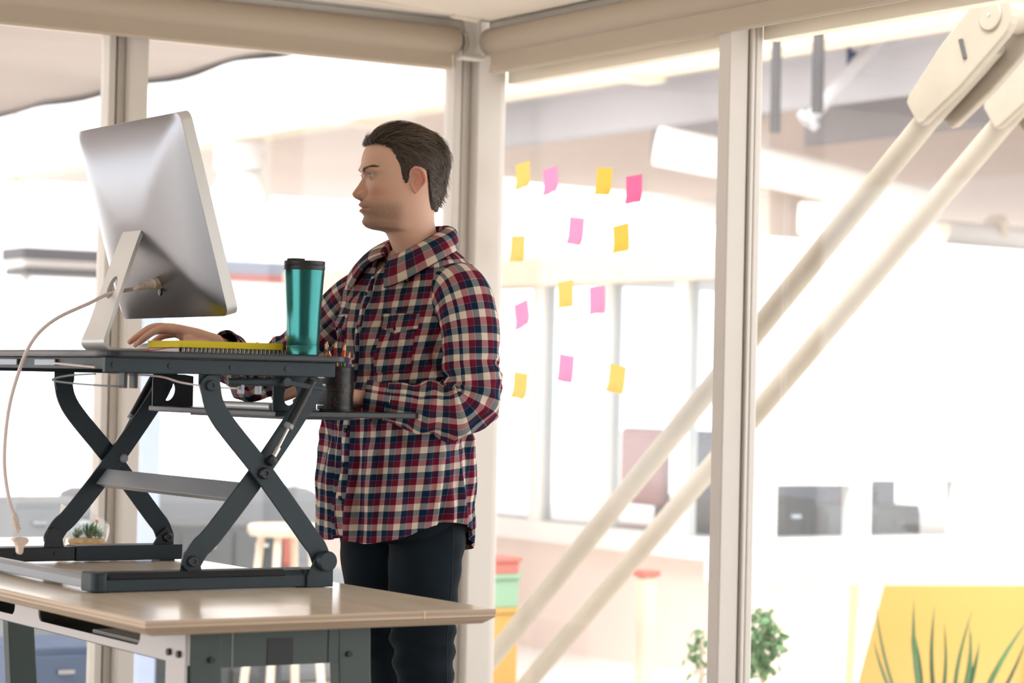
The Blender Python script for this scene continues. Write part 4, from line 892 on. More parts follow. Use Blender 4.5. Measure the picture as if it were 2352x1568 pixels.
obj('sheet', V, [(0, 1, 2, 3), (7, 6, 5, 4), (0, 4, 5, 1), (1, 5, 6, 2), (2, 6, 7, 3), (3, 7, 4, 0)], 'paper_white', card)
for (u, w_, s_, m) in ((.012, .035, .009, 'pink_red'), (.022, .06, .008, 'pink_red'), (.01, .055, .006, 'wood_warm')):
    p = Vector((2.548 + u, 6.2985 + u * .7, .7455 + w_)); MB().lathe([(0, -.0006), (s_, -.0004), (s_, .0003), (0, .0004)], p, 10, axis='y').build('printed_motif', m, card)

# ------------------------------------------------------------------ the man
pr = thing('person', 'man in a plaid flannel shirt and dark jeans using the mouse at the riser', 'person', (2.96, 5.19, 0))
def facing(phi):
    f = -R0 * math.cos(phi) - F0 * math.sin(phi); return np.array(f), np.array(Vector((0, 0, 1)).cross(f))
TF, TL = facing(math.radians(38)); HF, HL = facing(math.radians(18)); ZV = np.array([0, 0, 1.])
HS = 1.021; HO = np.array([2.955, 5.19, 1.694])
def hw(p):  # head local -> world
    p = np.asarray(p, float) * HS; return HO + p[..., 0:1] * HF + p[..., 1:2] * HL + p[..., 2:3] * ZV

EC, ES = np.array([-.004, 0, .028]), (.1, .0775, .0925)
def ell(z, s): return s * np.sqrt(np.clip(1 - ((z - .028) / ES[2]) ** 2, 1e-6, 1))
XF = [(-.23, -.004), (-.18, .010), (-.15, .0225), (-.1325, .0325), (-.1295, .037), (-.1272, .048), (-.1245, .070), (-.119, .0832), (-.108, .0890), (-.0965, .0878), (-.083, .0940), (-.076, .0948), (-.067, .0966), (-.0575, .0948), (-.045, .0905), (-.02, .0885), (-.002, .090), (.012, .0965), (.028, .096)]
XB = [(-.23, -.112), (-.18, -.101), (-.15, -.094), (-.125, -.087), (-.09, -.081), (-.06, -.085), (-.03, -.094), (0, -.1005), (.028, -.104)]
WS = [(-.23, .085), (-.18, .064), (-.15, .057), (-.134, .0540), (-.1275, .0545), (-.120, .0558), (-.105, .0585), (-.09, .062), (-.07, .066), (-.045, .0705), (-.02, .0745), (0, .0765), (.028, .0775)]
XC = [(-.23, -.056), (-.18, -.046), (-.15, -.036), (-.132, -.018), (-.112, -.006), (.13, -.004)]
NF = [(-.23, 2.1), (-.14, 2.1), (-.125, 1.75), (-.105, 1.75), (-.085, 1.95), (-.05, 2.1), (-.01, 2.25), (.03, 2.2), (.13, 2.0)]
def ring_r(psi, z):
    c, s = np.cos(psi), np.sin(psi); up = z > .028
    xc = curve(z, XC)
    A = np.where(up, ell(z, ES[0]), curve(np.minimum(z, .028), XF) - xc); Bk = np.where(up, ell(z, ES[0]), xc - curve(np.minimum(z, .028), XB)); Wd = np.where(up, ell(z, ES[1]), curve(np.minimum(z, .028), WS))
    n = np.where(c > 0, curve(z, NF), 2.15); X = np.where(c > 0, A, Bk)
    return (np.abs(c / X) ** n + np.abs(s / Wd) ** n) ** (-1 / n), xc
EYE = np.array([.0742, .0318, -.001]); ER = .0128
def head(psi, z):
    psi, z = np.broadcast_arrays(np.asarray(psi, float), np.asarray(z, float))
    r, xc = ring_r(psi, z); x = xc + r * np.cos(psi); y = r * np.sin(psi); ay = np.abs(y); fwt = sstep(.0, .5, np.cos(psi))
    hn = curve(z, [(-.0635, 0), (-.0605, .0015), (-.0575, .007), (-.0535, .0165), (-.049, .0235), (-.0435, .0268), (-.036, .0235), (-.025, .0165), (-.013, .0090), (-.003, .0035), (.008, .001), (.02, 0)])
    wn = curve(z, [(-.06, .0125), (-.05, .013), (-.042, .0122), (-.033, .0100), (-.02, .0080), (0, .0085), (.02, .012)])
    d = hn * np.exp(-(ay / wn) ** 2.3)
    d += .0100 * G(ay - .0150, .0046) * G(z + .0435, .0066) - .0045 * G(ay - .0068, .0032) * G(z + .0575, .0030)
    d += .0045 * G(ay - .027, .017) * G(z - .0165, .0065) + .0015 * G(y, .012) * G(z - .016, .008)
    d -= .0075 * G(ay - .030, .0135) * G(z + .001, .010) * (1 - .6 * sstep(-.002, -.011, z)) + .004 * G(ay - .0155, .006) * G(z - .001, .008)
    d += .0045 * G(ay - .047, .016) * G(z + .031, .013) - .0025 * G(ay - .044, .014) * G(z + .069, .016)
    d += .0048 * np.exp(-(ay / .020) ** 2.6) * G(z + .0685, .0042) + .0052 * np.exp(-(ay / .0185) ** 2.6) * G(z + .0828, .0050)
    d -= .0042 * np.exp(-(ay / .0245) ** 4) * G(z + .0757, .0017) + .002 * G(ay - .026, .004) * G(z + .0757, .005)
    d += .0035 * G(y, .017) * G(z + .109, .010) - .0012 * G(y, .004) * G(z + .062, .004)
    d += .0015 * G(ay - .03, .006) * sstep(-.07, -.055, z) * sstep(-.035, -.05, z)
    d -= .0032 * G(ay - .0212, .0030) * G(z + .0425, .0075) + .0022 * G(ay - .0130, .0040) * G(z + .0305, .0040)
    x = x + d * fwt
    # lids: wrap the eyeball, open an almond slit
    for sg in (-1, 1):
        dy, dz = y - sg * EYE[1], z - EYE[2]; rr = dy ** 2 + dz ** 2; R1 = ER + .0013
        lid = EYE[0] + np.sqrt(np.clip(R1 ** 2 - rr, 0, None)); w_ = (rr < R1 ** 2) & (np.cos(psi) > 0)
        lid = np.where(dz > .0045, lid + .0008 * G(dz - .008, .003), lid)
        t = np.clip(dy / .0150, -1, 1); half = (.0036 - .0002 * (dz < 0)) * (1 - t ** 2) ** .75
        slit = sstep(1.25, .85, np.abs(dz + .0008) / np.maximum(half, 1e-5)) * (np.abs(dy) < .0150)
        x = np.where(w_, np.maximum(x, lid), x); x = np.where(w_, x - .0062 * slit, x)
    return np.stack([x, y, z], -1)
# --- head and neck grid
tt = np.linspace(-1, 1, 300, endpoint=False); PSI = math.pi * (.33 * tt + .67 * tt ** 3)
ZR = np.concatenate([np.linspace(-.235, -.136, 22, endpoint=False), np.linspace(-.136, .03, 170, endpoint=False), np.linspace(.03, .1, 34, endpoint=False), .1 + .0203 * np.sin(np.linspace(0, math.pi / 2, 16))])
PP, ZZ = np.meshgrid(PSI, ZR); HV = head(PP, ZZ); nr, nc = HV.shape[:2]; hl = HV.reshape(-1, 3)
BV = [hw(hl)]; BF = gridfaces(nr, nc) + [tuple((nr - 1) * nc + k for k in range(nc))]
def skin_col(l):
    x, y, z = l[:, 0], l[:, 1], l[:, 2]; ay = np.abs(y); c = np.tile(np.array(lin((222, 180, 156))[:3]), (len(l), 1))
    def mix(w_, col, k):
        nonlocal c; w_ = np.clip(w_ * k, 0, 1)[:, None]; c = c * (1 - w_) + np.array(lin(col)[:3]) * w_
    fr = sstep(0, .03, x)
    mix(G(ay - .042, .022) * G(z + .045, .02) * fr, (206, 134, 114), .5); mix(G(ay, .02) * G(z + .042, .012) * fr, (208, 136, 116), .45)
    stub = sstep(-.05, -.082, z) * sstep(-.002, .03, x) * sstep(-.142, -.122, z); mus = G(ay - .012, .014) * G(z + .062, .006) * fr
    sb_ = np.clip(stub * (1 - G(ay, .016) * G(z + .0757, .014)) + mus, 0, 1); mix(sb_ * (.72 + .45 * rng.random(len(x))), (138, 108, 92), .62)
    lip = np.clip(np.exp(-(ay / .0225) ** 4) * (G(z + .069, .0052) + G(z + .0825, .0055)), 0, 1) * (x > .07); mix(lip, (188, 116, 106), .75)
    mix(np.exp(-(ay / .024) ** 4) * G(z + .0757, .0014) * (x > .07), (110, 56, 52), .9)
    mix(G(ay - .031, .016) * G(z - .003, .010) * fr, (190, 128, 108), .5); mix(G(ay - .031, .012) * G(z - .0048, .0014) * fr, (80, 56, 48), .7)
    mix(G(ay - .0068, .0034) * G(z + .0575, .0026) * (x > .08), (90, 46, 40), .8)  # darkness of the nostril recess painted into the skin colour
    return c
BC = [skin_col(hl)]
def addpart(V, Fc, C):
    n = sum(len(v) for v in BV); BV.append(np.asarray(V)); BF.extend([[i + n for i in f] for f in Fc]); BC.append(C)
# --- ears
for sg in (1, -1):
    V = []; na, nq = 40, 16
    for side in (0, 1):
        for q in range(nq + 1):
            rho = q / nq
            for k in range(na):
                a = 2 * math.pi * k / na; ca, sa = math.cos(a), math.sin(a)
                low = sstep(0, -1, sa); wx = .0185 * (1 - .38 * low) * (1 + .1 * max(0, sa)); ex = -.016 + rho * ca * wx + (.0065 * low) + .0035 * sa; ez = -.0115 + rho * sa * .032
                rear = sstep(.55, -.3, ca)
                h = .0085 * math.exp(-((rho - .9) / .12) ** 2) * (1 - .45 * low * 1.) * sstep(.95, .3, ca * (1 if sa < .3 else .2)) + .0055 * rear * math.exp(-((rho - .55) / .13) ** 2) * (1 - low) - .0075 * math.exp(-(rho / .36) ** 2) - .0035 * math.exp(-((rho - .72) / .07) ** 2) * rear * (1 - low) + .003 * math.exp(-((rho - .7) / .2) ** 2) * low
                out = .0715 + .021 * np.clip((.006 - ex) / .04, 0, 1.2) + (h if side == 0 else min(h, .001) - .0035 * (1 - rho ** 4))
                V.append((ex, sg * out, ez))
    F1 = gridfaces(nq + 1, na); m = (nq + 1) * na; F2 = [[i + m for i in f[::-1]] for f in F1]; edge = [(nq * na + k, nq * na + (k + 1) % na, m + nq * na + (k + 1) % na, m + nq * na + k) for k in range(na)]
    V = np.array(V, float); c = np.tile(np.array(lin((226, 168, 148))[:3]), (len(V), 1))
    addpart(hw(V), F1 + F2 + edge, c)
# --- torso frame shared by skin and shirt
TA = [(.74, .225), (.85, .228), (.95, .222), (1.1, .210), (1.25, .203), (1.36, .205), (1.42, .203), (1.455, .195), (1.485, .174), (1.505, .146), (1.525, .112), (1.545, .088)]
TB = [(.74, .145), (.85, .146), (.95, .142), (1.1, .136), (1.25, .134), (1.36, .13), (1.42, .121), (1.455, .108), (1.485, .094), (1.505, .083), (1.525, .075), (1.545, .07)]
TX = [(.74, 2.955), (1.0, 2.955), (1.15, 2.957), (1.3, 2.972), (1.42, 2.99), (1.5, 2.997), (1.56, 2.99)]
def torso(th, z, off=0., folds=True):
    th, z = np.broadcast_arrays(np.asarray(th, float), np.asarray(z, float)); a, b = curve(z, TA), curve(z, TB); n = 2.3
    c, s = np.cos(th), np.sin(th); r = (np.abs(c / b) ** n + np.abs(s / a) ** n) ** (-1 / n) + off
    if folds:
        low = sstep(1.28, .86, z); sh = th.shape
        r = r + .0065 * low * np.sin(8 * th + 1.2 + 1.6 * np.sin(z * 7)) + .004 * low * np.sin(17 * th + 3 * np.sin(5 * z) + .6)
        fr = G(th - .55, .5); r = r + .0045 * fr * np.sin(34 * (z + .16 * th)) * sstep(1.0, 1.2, z) * sstep(1.47, 1.38, z)
        r = r + .006 * G(th - .03, .10) * sstep(1.0, 1.2, z) * 0 + .0035 * G(th + .35, .35) * np.sin(30 * th + 9 * z) * sstep(1.45, 1.35, z)
        nz = np.array([noise.noise(Vector((math.cos(p) * 2.2, math.sin(p) * 2.2, q * 6 + 3))) for p, q in zip(th.ravel(), z.ravel())]).reshape(sh)
        n2 = np.array([noise.noise(Vector((math.cos(p) * 6 + 9, math.sin(p) * 6, q * 11))) for p, q in zip(th.ravel(), z.ravel())]).reshape(sh)
        k = sstep(1.53, 1.45, z); r = r + (.010 * nz + .0065 * n2) * k
        n3 = np.array([noise.noise(Vector((math.cos(p) * 5.5 + 2, math.sin(p) * 5.5 + .6 * q, q * 2.4))) for p, q in zip(th.ravel(), z.ravel())]).reshape(sh)
        n4 = np.array([noise.noise(Vector((math.cos(p) * 3 + 12, math.sin(p) * 3 - 1.6 * q, q * 13 + 2 * p))) for p, q in zip(th.ravel(), z.ravel())]).reshape(sh)
        r = r + (.30 - np.abs(n3)) * .032 * sstep(1.30, .95, z) + (.25 - np.abs(n4)) * .026 * sstep(.95, 1.15, z) * k * (1 - .5 * G(th, .25))
        # seat of the tail flares a little at the back, belly hangs forward
        r = r + .012 * low * G(np.abs(th) - math.pi, .7) + .006 * G(th, .6) * G(z - .95, .12)
    cx = curve(z, TX); x, y = r * c, r * s
    base = np.stack([cx, np.full_like(cx, 5.187), z], -1)
    return base + x[..., None] * TF + y[..., None] * TL
zz = np.linspace(.9, 1.53, 24); th = np.linspace(-math.pi, math.pi, 48, endpoint=False); T_, Z_ = np.meshgrid(th, zz)
V = torso(T_, Z_, -.012 - .04 * sstep(1.455, 1.53, Z_), False).reshape(-1, 3); addpart(V, gridfaces(24, 48), np.tile(np.array(lin((224, 182, 158))[:3]), (len(V), 1)))
# --- hands: tapered capsules fused by a voxel remesh
def fuse(mb, voxel, it=5):
    me = bpy.data.meshes.new('tmp'); me.from_pydata(mb.V, [], mb.F); o = bpy.data.objects.new('tmp', me); COL.objects.link(o)
    m = o.modifiers.new('r', 'REMESH'); m.mode = 'VOXEL'; m.voxel_size = voxel; s = o.modifiers.new('s', 'SMOOTH'); s.iterations = it; s.factor = .5
    ev = o.evaluated_get(bpy.context.evaluated_depsgraph_get()); e = ev.to_mesh(); V = np.array([v.co[:] for v in e.vertices]); Fc = [list(p.vertices) for p in e.polygons]
    ev.to_mesh_clear(); bpy.data.objects.remove(o); bpy.data.meshes.remove(me); return V, Fc
def capsule(mb, pts, rad, n=14, seg=18):
    P = catmull(pts, seg) if len(pts) > 2 else np.linspace(pts[0], pts[1], seg); R_ = np.interp(np.linspace(0, 1, seg), np.linspace(0, 1, len(rad)), rad)
    t0 = P[0] - P[1]; t0 /= np.linalg.norm(t0); t1 = P[-1] - P[-2]; t1 /= np.linalg.norm(t1)
    pa = [P[0] + t0 * R_[0] * s for s in (.95, .7, .4)]; pb = [P[-1] + t1 * R_[-1] * s for s in (.4, .7, .95)]
    rr = [R_[0] * .3, R_[0] * .72, R_[0] * .92] + list(R_) + [R_[-1] * .92, R_[-1] * .72, R_[-1] * .3]
    mb.tube([tuple(p) for p in pa + list(P) + pb], rr, n)
def hand(W, hf, mirror, elbow, arch=1.0):
    W = np.array(W, float); hf = np.array(hf, float); hf /= np.linalg.norm(hf); side = np.cross([0, 0, 1.], hf) * (-1 if mirror else 1); up = np.cross(hf, np.cross([0, 0, 1.], hf))
    up = up if up[2] > 0 else -up
    def q(a, b, c): return W + (hf * a + side * b) * 1.07 + up * c * arch
    mb = MB(); fingers = [[(.085, .026, .032), (.125, .030, .031), (.155, .031, .013), (.171, .031, -.002)], [(.092, .006, .035), (.136, .008, .035), (.168, .009, .015), (.187, .009, -.001)],
                          [(.086, -.014, .031), (.128, -.016, .026), (.154, -.017, .006), (.170, -.017, -.008)], [(.077, -.032, .023), (.108, -.038, .014), (.129, -.040, -.002), (.143, -.041, -.012)]]
    rad = [(.0112, .0092, .0082, .0068), (.0115, .0095, .0084, .0070), (.0110, .0090, .0080, .0066), (.0098, .0080, .0072, .006)]
    for f, r in zip(fingers, rad):
        capsule(mb, [q(*p) for p in f], r)
        m = f[0]; capsule(mb, [q(-.005, m[1] * .55, .004), q(m[0] * .5, m[1] * .85, m[2] * .62), q(*m)], (.0185, .0165, .0112))
        capsule(mb, [q(.02, m[1] * .6, -.004), q(m[0] * .8, m[1] * .9, m[2] * .55)], (.014, .0105))
    capsule(mb, [q(.012, .018, -.002), q(.05, .043, -.004), q(.084, .049, -.008), q(.108, .043, -.013)], (.016, .0128, .0105, .0082))
    capsule(mb, [q(.03, .012, 0), q(.062, .034, .008)], (.016, .012))
    E = np.array(elbow, float); E2 = W + (E - W) * .45
    for b in (-.008, .008): capsule(mb, [q(.01, b, 0), W + (E2 - W) * .3 + side * b, E2 + side * b], (.0195, .0205, .026))
    V, Fc = fuse(mb, .0021, 4)
    l = (V - W) @ np.stack([hf, side, up], 1); c = np.tile(np.array(lin((226, 180, 156))[:3]), (len(V), 1))
    w_ = np.zeros(len(V))
    for f in fingers:
        for i_, s_ in ((0, .009), (1, .008), (3, .010)): w_ = np.maximum(w_, G(np.linalg.norm(l / np.array([1, 1, arch]) - np.array(f[i_]), axis=1), s_ * 1.4))
    c = c * (1 - .5 * w_[:, None]) + np.array(lin((208, 124, 106))[:3]) * .5 * w_[:, None]
    addpart(V, Fc, c)
WR, ERr = (2.568, 5.402, 1.284), (2.80, 5.53, 1.20); WL, ELl = (2.782, 5.052, 1.160), (3.02, 4.925, 1.148)
hand(WR, (-.972, .235, 0), False, (2.69, 5.53, 1.262)); hand(WL, (-.90, .436, 0), True, ELl, .55)
o = obj('body', np.vstack(BV), BF, attr_mat('skin', rough=.48, bump=.08, bscale=1200, spec=.4, sss=.25), pr, smooth=180, col=np.vstack(BC))
# --- eyes
for sg in (1, -1):
    V = []; C = []; n1, n2 = 24, 40; gz = np.array([.985, .0, -.10]) + np.array([0, .10, 0])
    gz /= np.linalg.norm(gz); ux = np.cross(gz, [0, 0, 1.]); ux /= np.linalg.norm(ux); uz = np.cross(ux, gz)
    for i in range(n1 + 1):
        a = math.pi * (i / n1) ** 1.5
        for k in range(n2):
            b = 2 * math.pi * k / n2; R_ = ER * (1.035 if a < .42 else 1.0); V.append(EYE * np.array([1, sg, 1]) + R_ * (gz * math.cos(a) + (ux * math.cos(b) + uz * math.sin(b)) * math.sin(a)))
            C.append(lin((10, 10, 12))[:3] if a < .19 else (lin((92, 96, 88))[:3] if a < .40 else (lin((50, 56, 58))[:3] if a < .48 else lin((206, 198, 190))[:3])))
    obj('eye', hw(np.array(V)), gridfaces(n1 + 1, n2), attr_mat('eye_gloss', rough=.08), pr, smooth=180, col=C)
# --- hair
def hairline(x): return curve(x, [(-.12, -.070), (-.085, -.074), (-.062, -.076), (-.050, -.045), (-.042, .002), (-.034, .020), (-.010, .026), (-.002, .018), (.006, -.012), (.013, -.018), (.018, -.008), (.024, .018), (.034, .040), (.042, .056), (.055, .066), (.07, .070), (.1, .066)])
def scalp(p, lift):
    """project local points onto the skull, raised by lift"""
    p = np.asarray(p, float); lift = np.broadcast_to(np.asarray(lift, float), p.shape[:-1])[..., None]; v = p - EC
    k = np.sqrt((v ** 2 / (np.array(ES) + lift) ** 2).sum(-1))[..., None]; a = EC + v / np.maximum(k, 1e-6)
    psi = np.arctan2(p[..., 1], p[..., 0] + .004); r, xc = ring_r(psi, p[..., 2]); b = np.stack([xc + (r + lift[..., 0]) * np.cos(psi), (r + lift[..., 0]) * np.sin(psi), p[..., 2]], -1)
    return np.where(p[..., 2:3] > .028, a, b)
def vol(x, y, z):  # hair volume
    top = sstep(.02, .09, z); back = sstep(-.03, -.09, x); front = sstep(.03, .08, x) * top
    return .0030 + .0065 * top + .006 * back * sstep(-.075, -.02, z) + .006 * front + .003 * sstep(.0, -.06, x)
# under-cap
pp = np.linspace(-math.pi, math.pi, 420, endpoint=False); zs = np.concatenate([np.linspace(-.078, .028, 130, endpoint=False), .028 + .0925 * np.sin(np.linspace(0, math.pi / 2 - .01, 60))])
V = np.zeros((len(zs), len(pp), 3)); ok = np.zeros((len(zs), len(pp)), bool)
PPg, ZSg = np.meshgrid(pp, zs); r, xc = ring_r(PPg, ZSg); x0, y0 = xc + r * np.cos(PPg), r * np.sin(PPg)
jag = np.array([noise.noise(Vector((a * 60, b * 60, c * 260))) for a, b, c in zip(x0.ravel(), y0.ravel(), ZSg.ravel())]).reshape(x0.shape)
m_ = ZSg - hairline(x0) + .004 * jag; ok = m_ > .006; lf = vol(x0, y0, ZSg) * .62 * sstep(.005, .02, m_) + .0002
V = np.stack([xc + (r + lf) * np.cos(PPg), (r + lf) * np.sin(PPg), ZSg + np.maximum(0, ZSg - .09) * .14], -1)
Fc = [f for f in gridfaces(len(zs), len(pp)) if all(ok.ravel()[list(f)])] + [tuple((len(zs) - 1) * len(pp) + k for k in range(len(pp)))]
hm = attr_mat('hair', rough=.42, spec=.4)
hb = obj('hair', hw(V.reshape(-1, 3)), Fc, hm, pr, smooth=180, col=np.tile(np.array(lin((46, 38, 31))[:3]), (V.size // 3, 1)))
def strands(roots, lens, name, parent, wid, seg=10, base=(80, 67, 55), wave=.28, flick=0.):
    p = np.array(roots, float); L = np.array(lens, float)[:, None]; N = len(p); tone = (.55 + .75 * rng.random(N) ** 1.6) * np.where(rng.random(N) < .12, 1.5, 1)
    l0 = vol(p[:, 0], p[:, 1], p[:, 2]) * (.3 + .85 * rng.random(N)); jit = rng.normal(0, .10, (N, 3)); fk = .4 + .6 * rng.random(N)
    ph = np.array([6 * noise.noise(Vector(q * 38)) for q in p]) + rng.normal(0, .35, N); clump = np.array([noise.noise(Vector(q * 70) + Vector((5, 1, 2))) for q in p])
    l0 = l0 * (1 + .35 * clump); tone = tone * (1 + .5 * clump); pts = []
    for s in range(seg):
        t = s / (seg - 1); v = p - EC; sidew = np.minimum(1, np.abs(v[:, 1]) / .07)[:, None]; bk = sstep(-.045, -.09, p[:, 0])[:, None]; lowz = sstep(.1, .03, p[:, 2])[:, None]
        d = np.array([-1, 0, 0.]) * (1 - bk) + np.array([-.25, 0, -1.]) * bk + np.array([-.1, 0, -.75]) * sidew * (1 - bk) * lowz + jit
        d = d + wave * np.stack([0 * ph, np.cos(ph + t * 4), .7 * np.sin(ph + t * 4)], -1)
        nn = v / np.array(ES) ** 2; nn /= np.linalg.norm(nn, axis=1)[:, None]; d -= nn * (d * nn).sum(1)[:, None]; d /= np.linalg.norm(d, axis=1)[:, None]
        lift = l0 * (.25 + .75 * math.sin(min(1, t * 1.6) * math.pi / 2)) + flick * t ** 3 * fk
        pts.append(scalp(p, lift)); q = scalp(p + d * L / (seg - 1), 0.0)
        stop = (q[:, 2] < hairline(q[:, 0]) - .004)[:, None]; p = np.where(stop, p + (q - p) * .12, q)
    P = np.array(pts).transpose(1, 0, 2); t_ = np.gradient(P, axis=1); t_ /= np.linalg.norm(t_, axis=2)[..., None] + 1e-9; nn = (P - EC) / np.array(ES) ** 2; nn /= np.linalg.norm(nn, axis=2)[..., None]
    sd = np.cross(t_, nn); sd /= np.linalg.norm(sd, axis=2)[..., None] + 1e-9; tt_ = np.linspace(0, 1, seg); prof_ = (1 - tt_ ** 2.2) * (.55 + .45 * np.minimum(1, tt_ * 5)); w_ = (wid * (.5 + .9 * rng.random(N)))[:, None] * prof_[None] + .0001
    w_ = w_[..., None]; V = np.stack([P + sd * w_, P + nn * w_ * .7, P - sd * w_], 2).reshape(-1, 3)
    C = np.repeat((np.array(lin(base)[:3])[None, None] * tone[:, None, None] * (.85 + .3 * tt_)[None, :, None]), 3, axis=1).reshape(-1, 3)
    k0 = np.arange(N)[:, None] * seg * 3 + np.arange(seg - 1)[None] * 3; k0 = k0.reshape(-1, 1)
    Fc = np.concatenate([k0 + np.array([[0, 1, 4, 3]]), k0 + np.array([[1, 2, 5, 4]])]).tolist()
    o = obj(name, hw(V), Fc, hm, parent, smooth=180, col=C); o['kind'] = 'stuff'; return o
N_ = 16000; u = rng.normal(size=(N_, 3)); u /= np.linalg.norm(u, axis=1)[:, None]; p = EC + u * np.array(ES); lo = p[:, 2] < .028
p[lo, 2] = rng.uniform(-.078, .028, lo.sum()); p = scalp(p, 0); m_ = p[:, 2] - hairline(p[:, 0]); p, m_ = p[m_ > 0], m_[m_ > 0]; p, m_ = p[:6500], m_[:6500]
top = sstep(.03, .09, p[:, 2]); L = (.030 + .045 * top) * (.7 + .5 * rng.random(len(p))); L = np.where(p[:, 0] < -.05, np.minimum(L, .034), L); L = np.minimum(L, .016 + np.maximum(0, m_) * 2.2 + .05 * top)
L = np.where((p[:, 2] < .03) & (p[:, 0] > -.025), .009 + .005 * rng.random(len(p)), L)
strands(p, L, 'hair_locks', pr, .00082)
N_ = 40000; u = rng.normal(size=(N_, 3)); u /= np.linalg.norm(u, axis=1)[:, None]; p = EC + u * np.array(ES); lo = p[:, 2] < .028
p[lo, 2] = rng.uniform(-.078, .028, lo.sum()); p = scalp(p, 0); m_ = p[:, 2] - hairline(p[:, 0]) + rng.normal(0, .0016, N_); p = p[(m_ > 0) & (m_ < .014)][:3000]
strands(p, .009 + .008 * rng.random(len(p)), 'hair_locks', pr, .0005, seg=6)
a = rng.choice([-1, 1], 900) * rng.uniform(1.95, 2.75, 900); z = rng.uniform(-.072, .03, 900); r, xc = ring_r(a, z); p = np.stack([xc + r * np.cos(a), r * np.sin(a), z], -1); p = p[p[:, 2] > hairline(p[:, 0]) + .002]
strands(p, .016 + .012 * rng.random(len(p)), 'hair_locks', pr, .0009, seg=8)
# nape and crown flicks standing off at the back
a = math.pi + rng.normal(0, .55, 420); z = rng.uniform(-.055, .035, 420); r, xc = ring_r(a, z)
p = np.stack([xc + r * np.cos(a), r * np.sin(a), z], -1); p = p[p[:, 2] > hairline(p[:, 0]) + .006]
strands(p, .024 + .014 * rng.random(len(p)), 'hair_locks', pr, .0008, flick=.014)
# eyebrows and lashes
def front_pt(y, z, off=.0):
    y, z = np.asarray(y, float), np.asarray(z, float); psi = np.arcsin(np.clip(y / .085, -.95, .95))
    for _ in range(12):
        psi = psi + (y - head(psi, z)[..., 1]) / .09
    q = head(psi, z); q[..., 0] += off; return q
V = []; Fc = []; C = []
for sg in (1, -1):
    N_ = 210; t = rng.random(N_); y = .010 + .043 * t; z = .0085 + .0150 * t - .0035 * sstep(.75, 1, t) + rng.normal(0, 1, N_) * .0019 * (1 - .55 * t); k_ = .7 + .6 * rng.random(N_)
    A_ = front_pt(sg * y, z, .0006); B_ = front_pt(sg * (y + .006 * k_), z + (.0034 - .0045 * t) * k_, .0013); up = np.array([0, 0, .0004])
    for a, b in zip(A_, B_):
        k = len(V); V += [a - up, a + up, b]; Fc.append((k, k + 1, k + 2)); C += [np.array(lin((86, 66, 54))[:3]) * (.7 + .6 * rng.random())] * 3
    for i in range(36):
        t = i / 35 * 2 - 1; yy = sg * EYE[1] + t * .0138; z = EYE[2] + .0046 * (1 - t * t) ** .75; x = EYE[0] + math.sqrt(max(0, (ER + .0013) ** 2 - (t * .0138) ** 2 - (z - EYE[2]) ** 2))
        a = np.array([x, yy, z]); b = a + np.array([.0048, t * .003 * 1, .0022]); k = len(V); V += [a - [0, .0004, 0], a + [0, .0004, 0], b]; Fc.append((k, k + 1, k + 2)); C += [np.array(lin((40, 30, 26))[:3])] * 3
o = obj('eyebrows_and_lashes', hw(np.array(V)), Fc, hm, pr, col=C); o['kind'] = 'stuff'

# --- shirt
SH = thing('shirt', 'plaid flannel shirt in navy, burgundy and cream', None, (0, 0, 0)); del SH['label']; bpy.data.objects.remove(SH)
nth, nz_ = 300, 210; th = np.linspace(-math.pi, math.pi, nth + 1)
hem = curve(np.abs(th), [(0, .832), (.5, .822), (1.0, .838), (1.55, .878), (2.0, .855), (2.6, .802), (math.pi, .795)])
tv = np.linspace(0, 1, nz_); ztop = np.minimum(np.minimum(1.538, 1.583 - .080 * ((1 + np.cos(th)) / 2) ** 1.5 - .014), 1.448 + np.abs(.11 * np.sin(th)) / .62 + 9 * (np.abs(th) > 1.2)); Zg = hem[None, :] + tv[:, None] * (ztop - hem)[None, :]; Tg = np.broadcast_to(th, Zg.shape)
V = torso(Tg, Zg)
ref = torso(np.linspace(-math.pi, math.pi, 721), np.full(721, 1.15), 0, False); seg_ = np.linalg.norm(np.diff(ref, axis=0), axis=1); S_ = np.concatenate([[0], np.cumsum(seg_)]); S_ -= S_[360]
def u_of(t): return np.interp(t, np.linspace(-math.pi, math.pi, 721), S_)
def suv(T_, Z_): return np.stack([u_of(T_) * (1 + .0 * Z_) + .10 * (Z_ - 1.15) * np.sin(np.clip(T_, -1.4, 1.4)) * -1.0, Z_ + .02 * np.cos(T_)], -1)
uv = suv(Tg, Zg).reshape(-1, 2)
Fc = gridfaces(nz_, nth + 1, False)
shirt = obj('shirt', V.reshape(-1, 3), Fc, 'plaid', pr, smooth=180, uv=uv, solid=.0022)
shirt['label'] = 'plaid flannel shirt in navy, burgundy and cream'
def patch(name, t0, t1, z0, z1, off, nt=30, nzz=30, shape=None, uvs=0., m='plaid', du=0., dv=0., edge=.0):
    tg, zg = np.meshgrid(np.linspace(t0, t1, nt), np.linspace(z0, z1, nzz)); 
    if shape is not None: tg, zg = shape(tg, zg)
    uu = np.linspace(0, 1, nt)[None, :]; vv = np.linspace(0, 1, nzz)[:, None]; e = np.minimum(np.minimum(uu, 1 - uu) * nt / 2, np.minimum(vv, 1 - vv) * nzz / 2); of = off * np.clip(e, .15, 1)
    V = torso(tg, zg, 0)
    nrm_ = torso(tg, zg, 1.0, False) - torso(tg, zg, 0, False); nrm_ /= np.linalg.norm(nrm_, axis=-1)[..., None]; V = V + nrm_ * of[..., None]
    u_ = suv(tg, zg) + np.array([du, dv]); return obj(name, V.reshape(-1, 3), gridfaces(nzz, nt, False), m, shirt, smooth=180, uv=u_.reshape(-1, 2), solid=.0012)
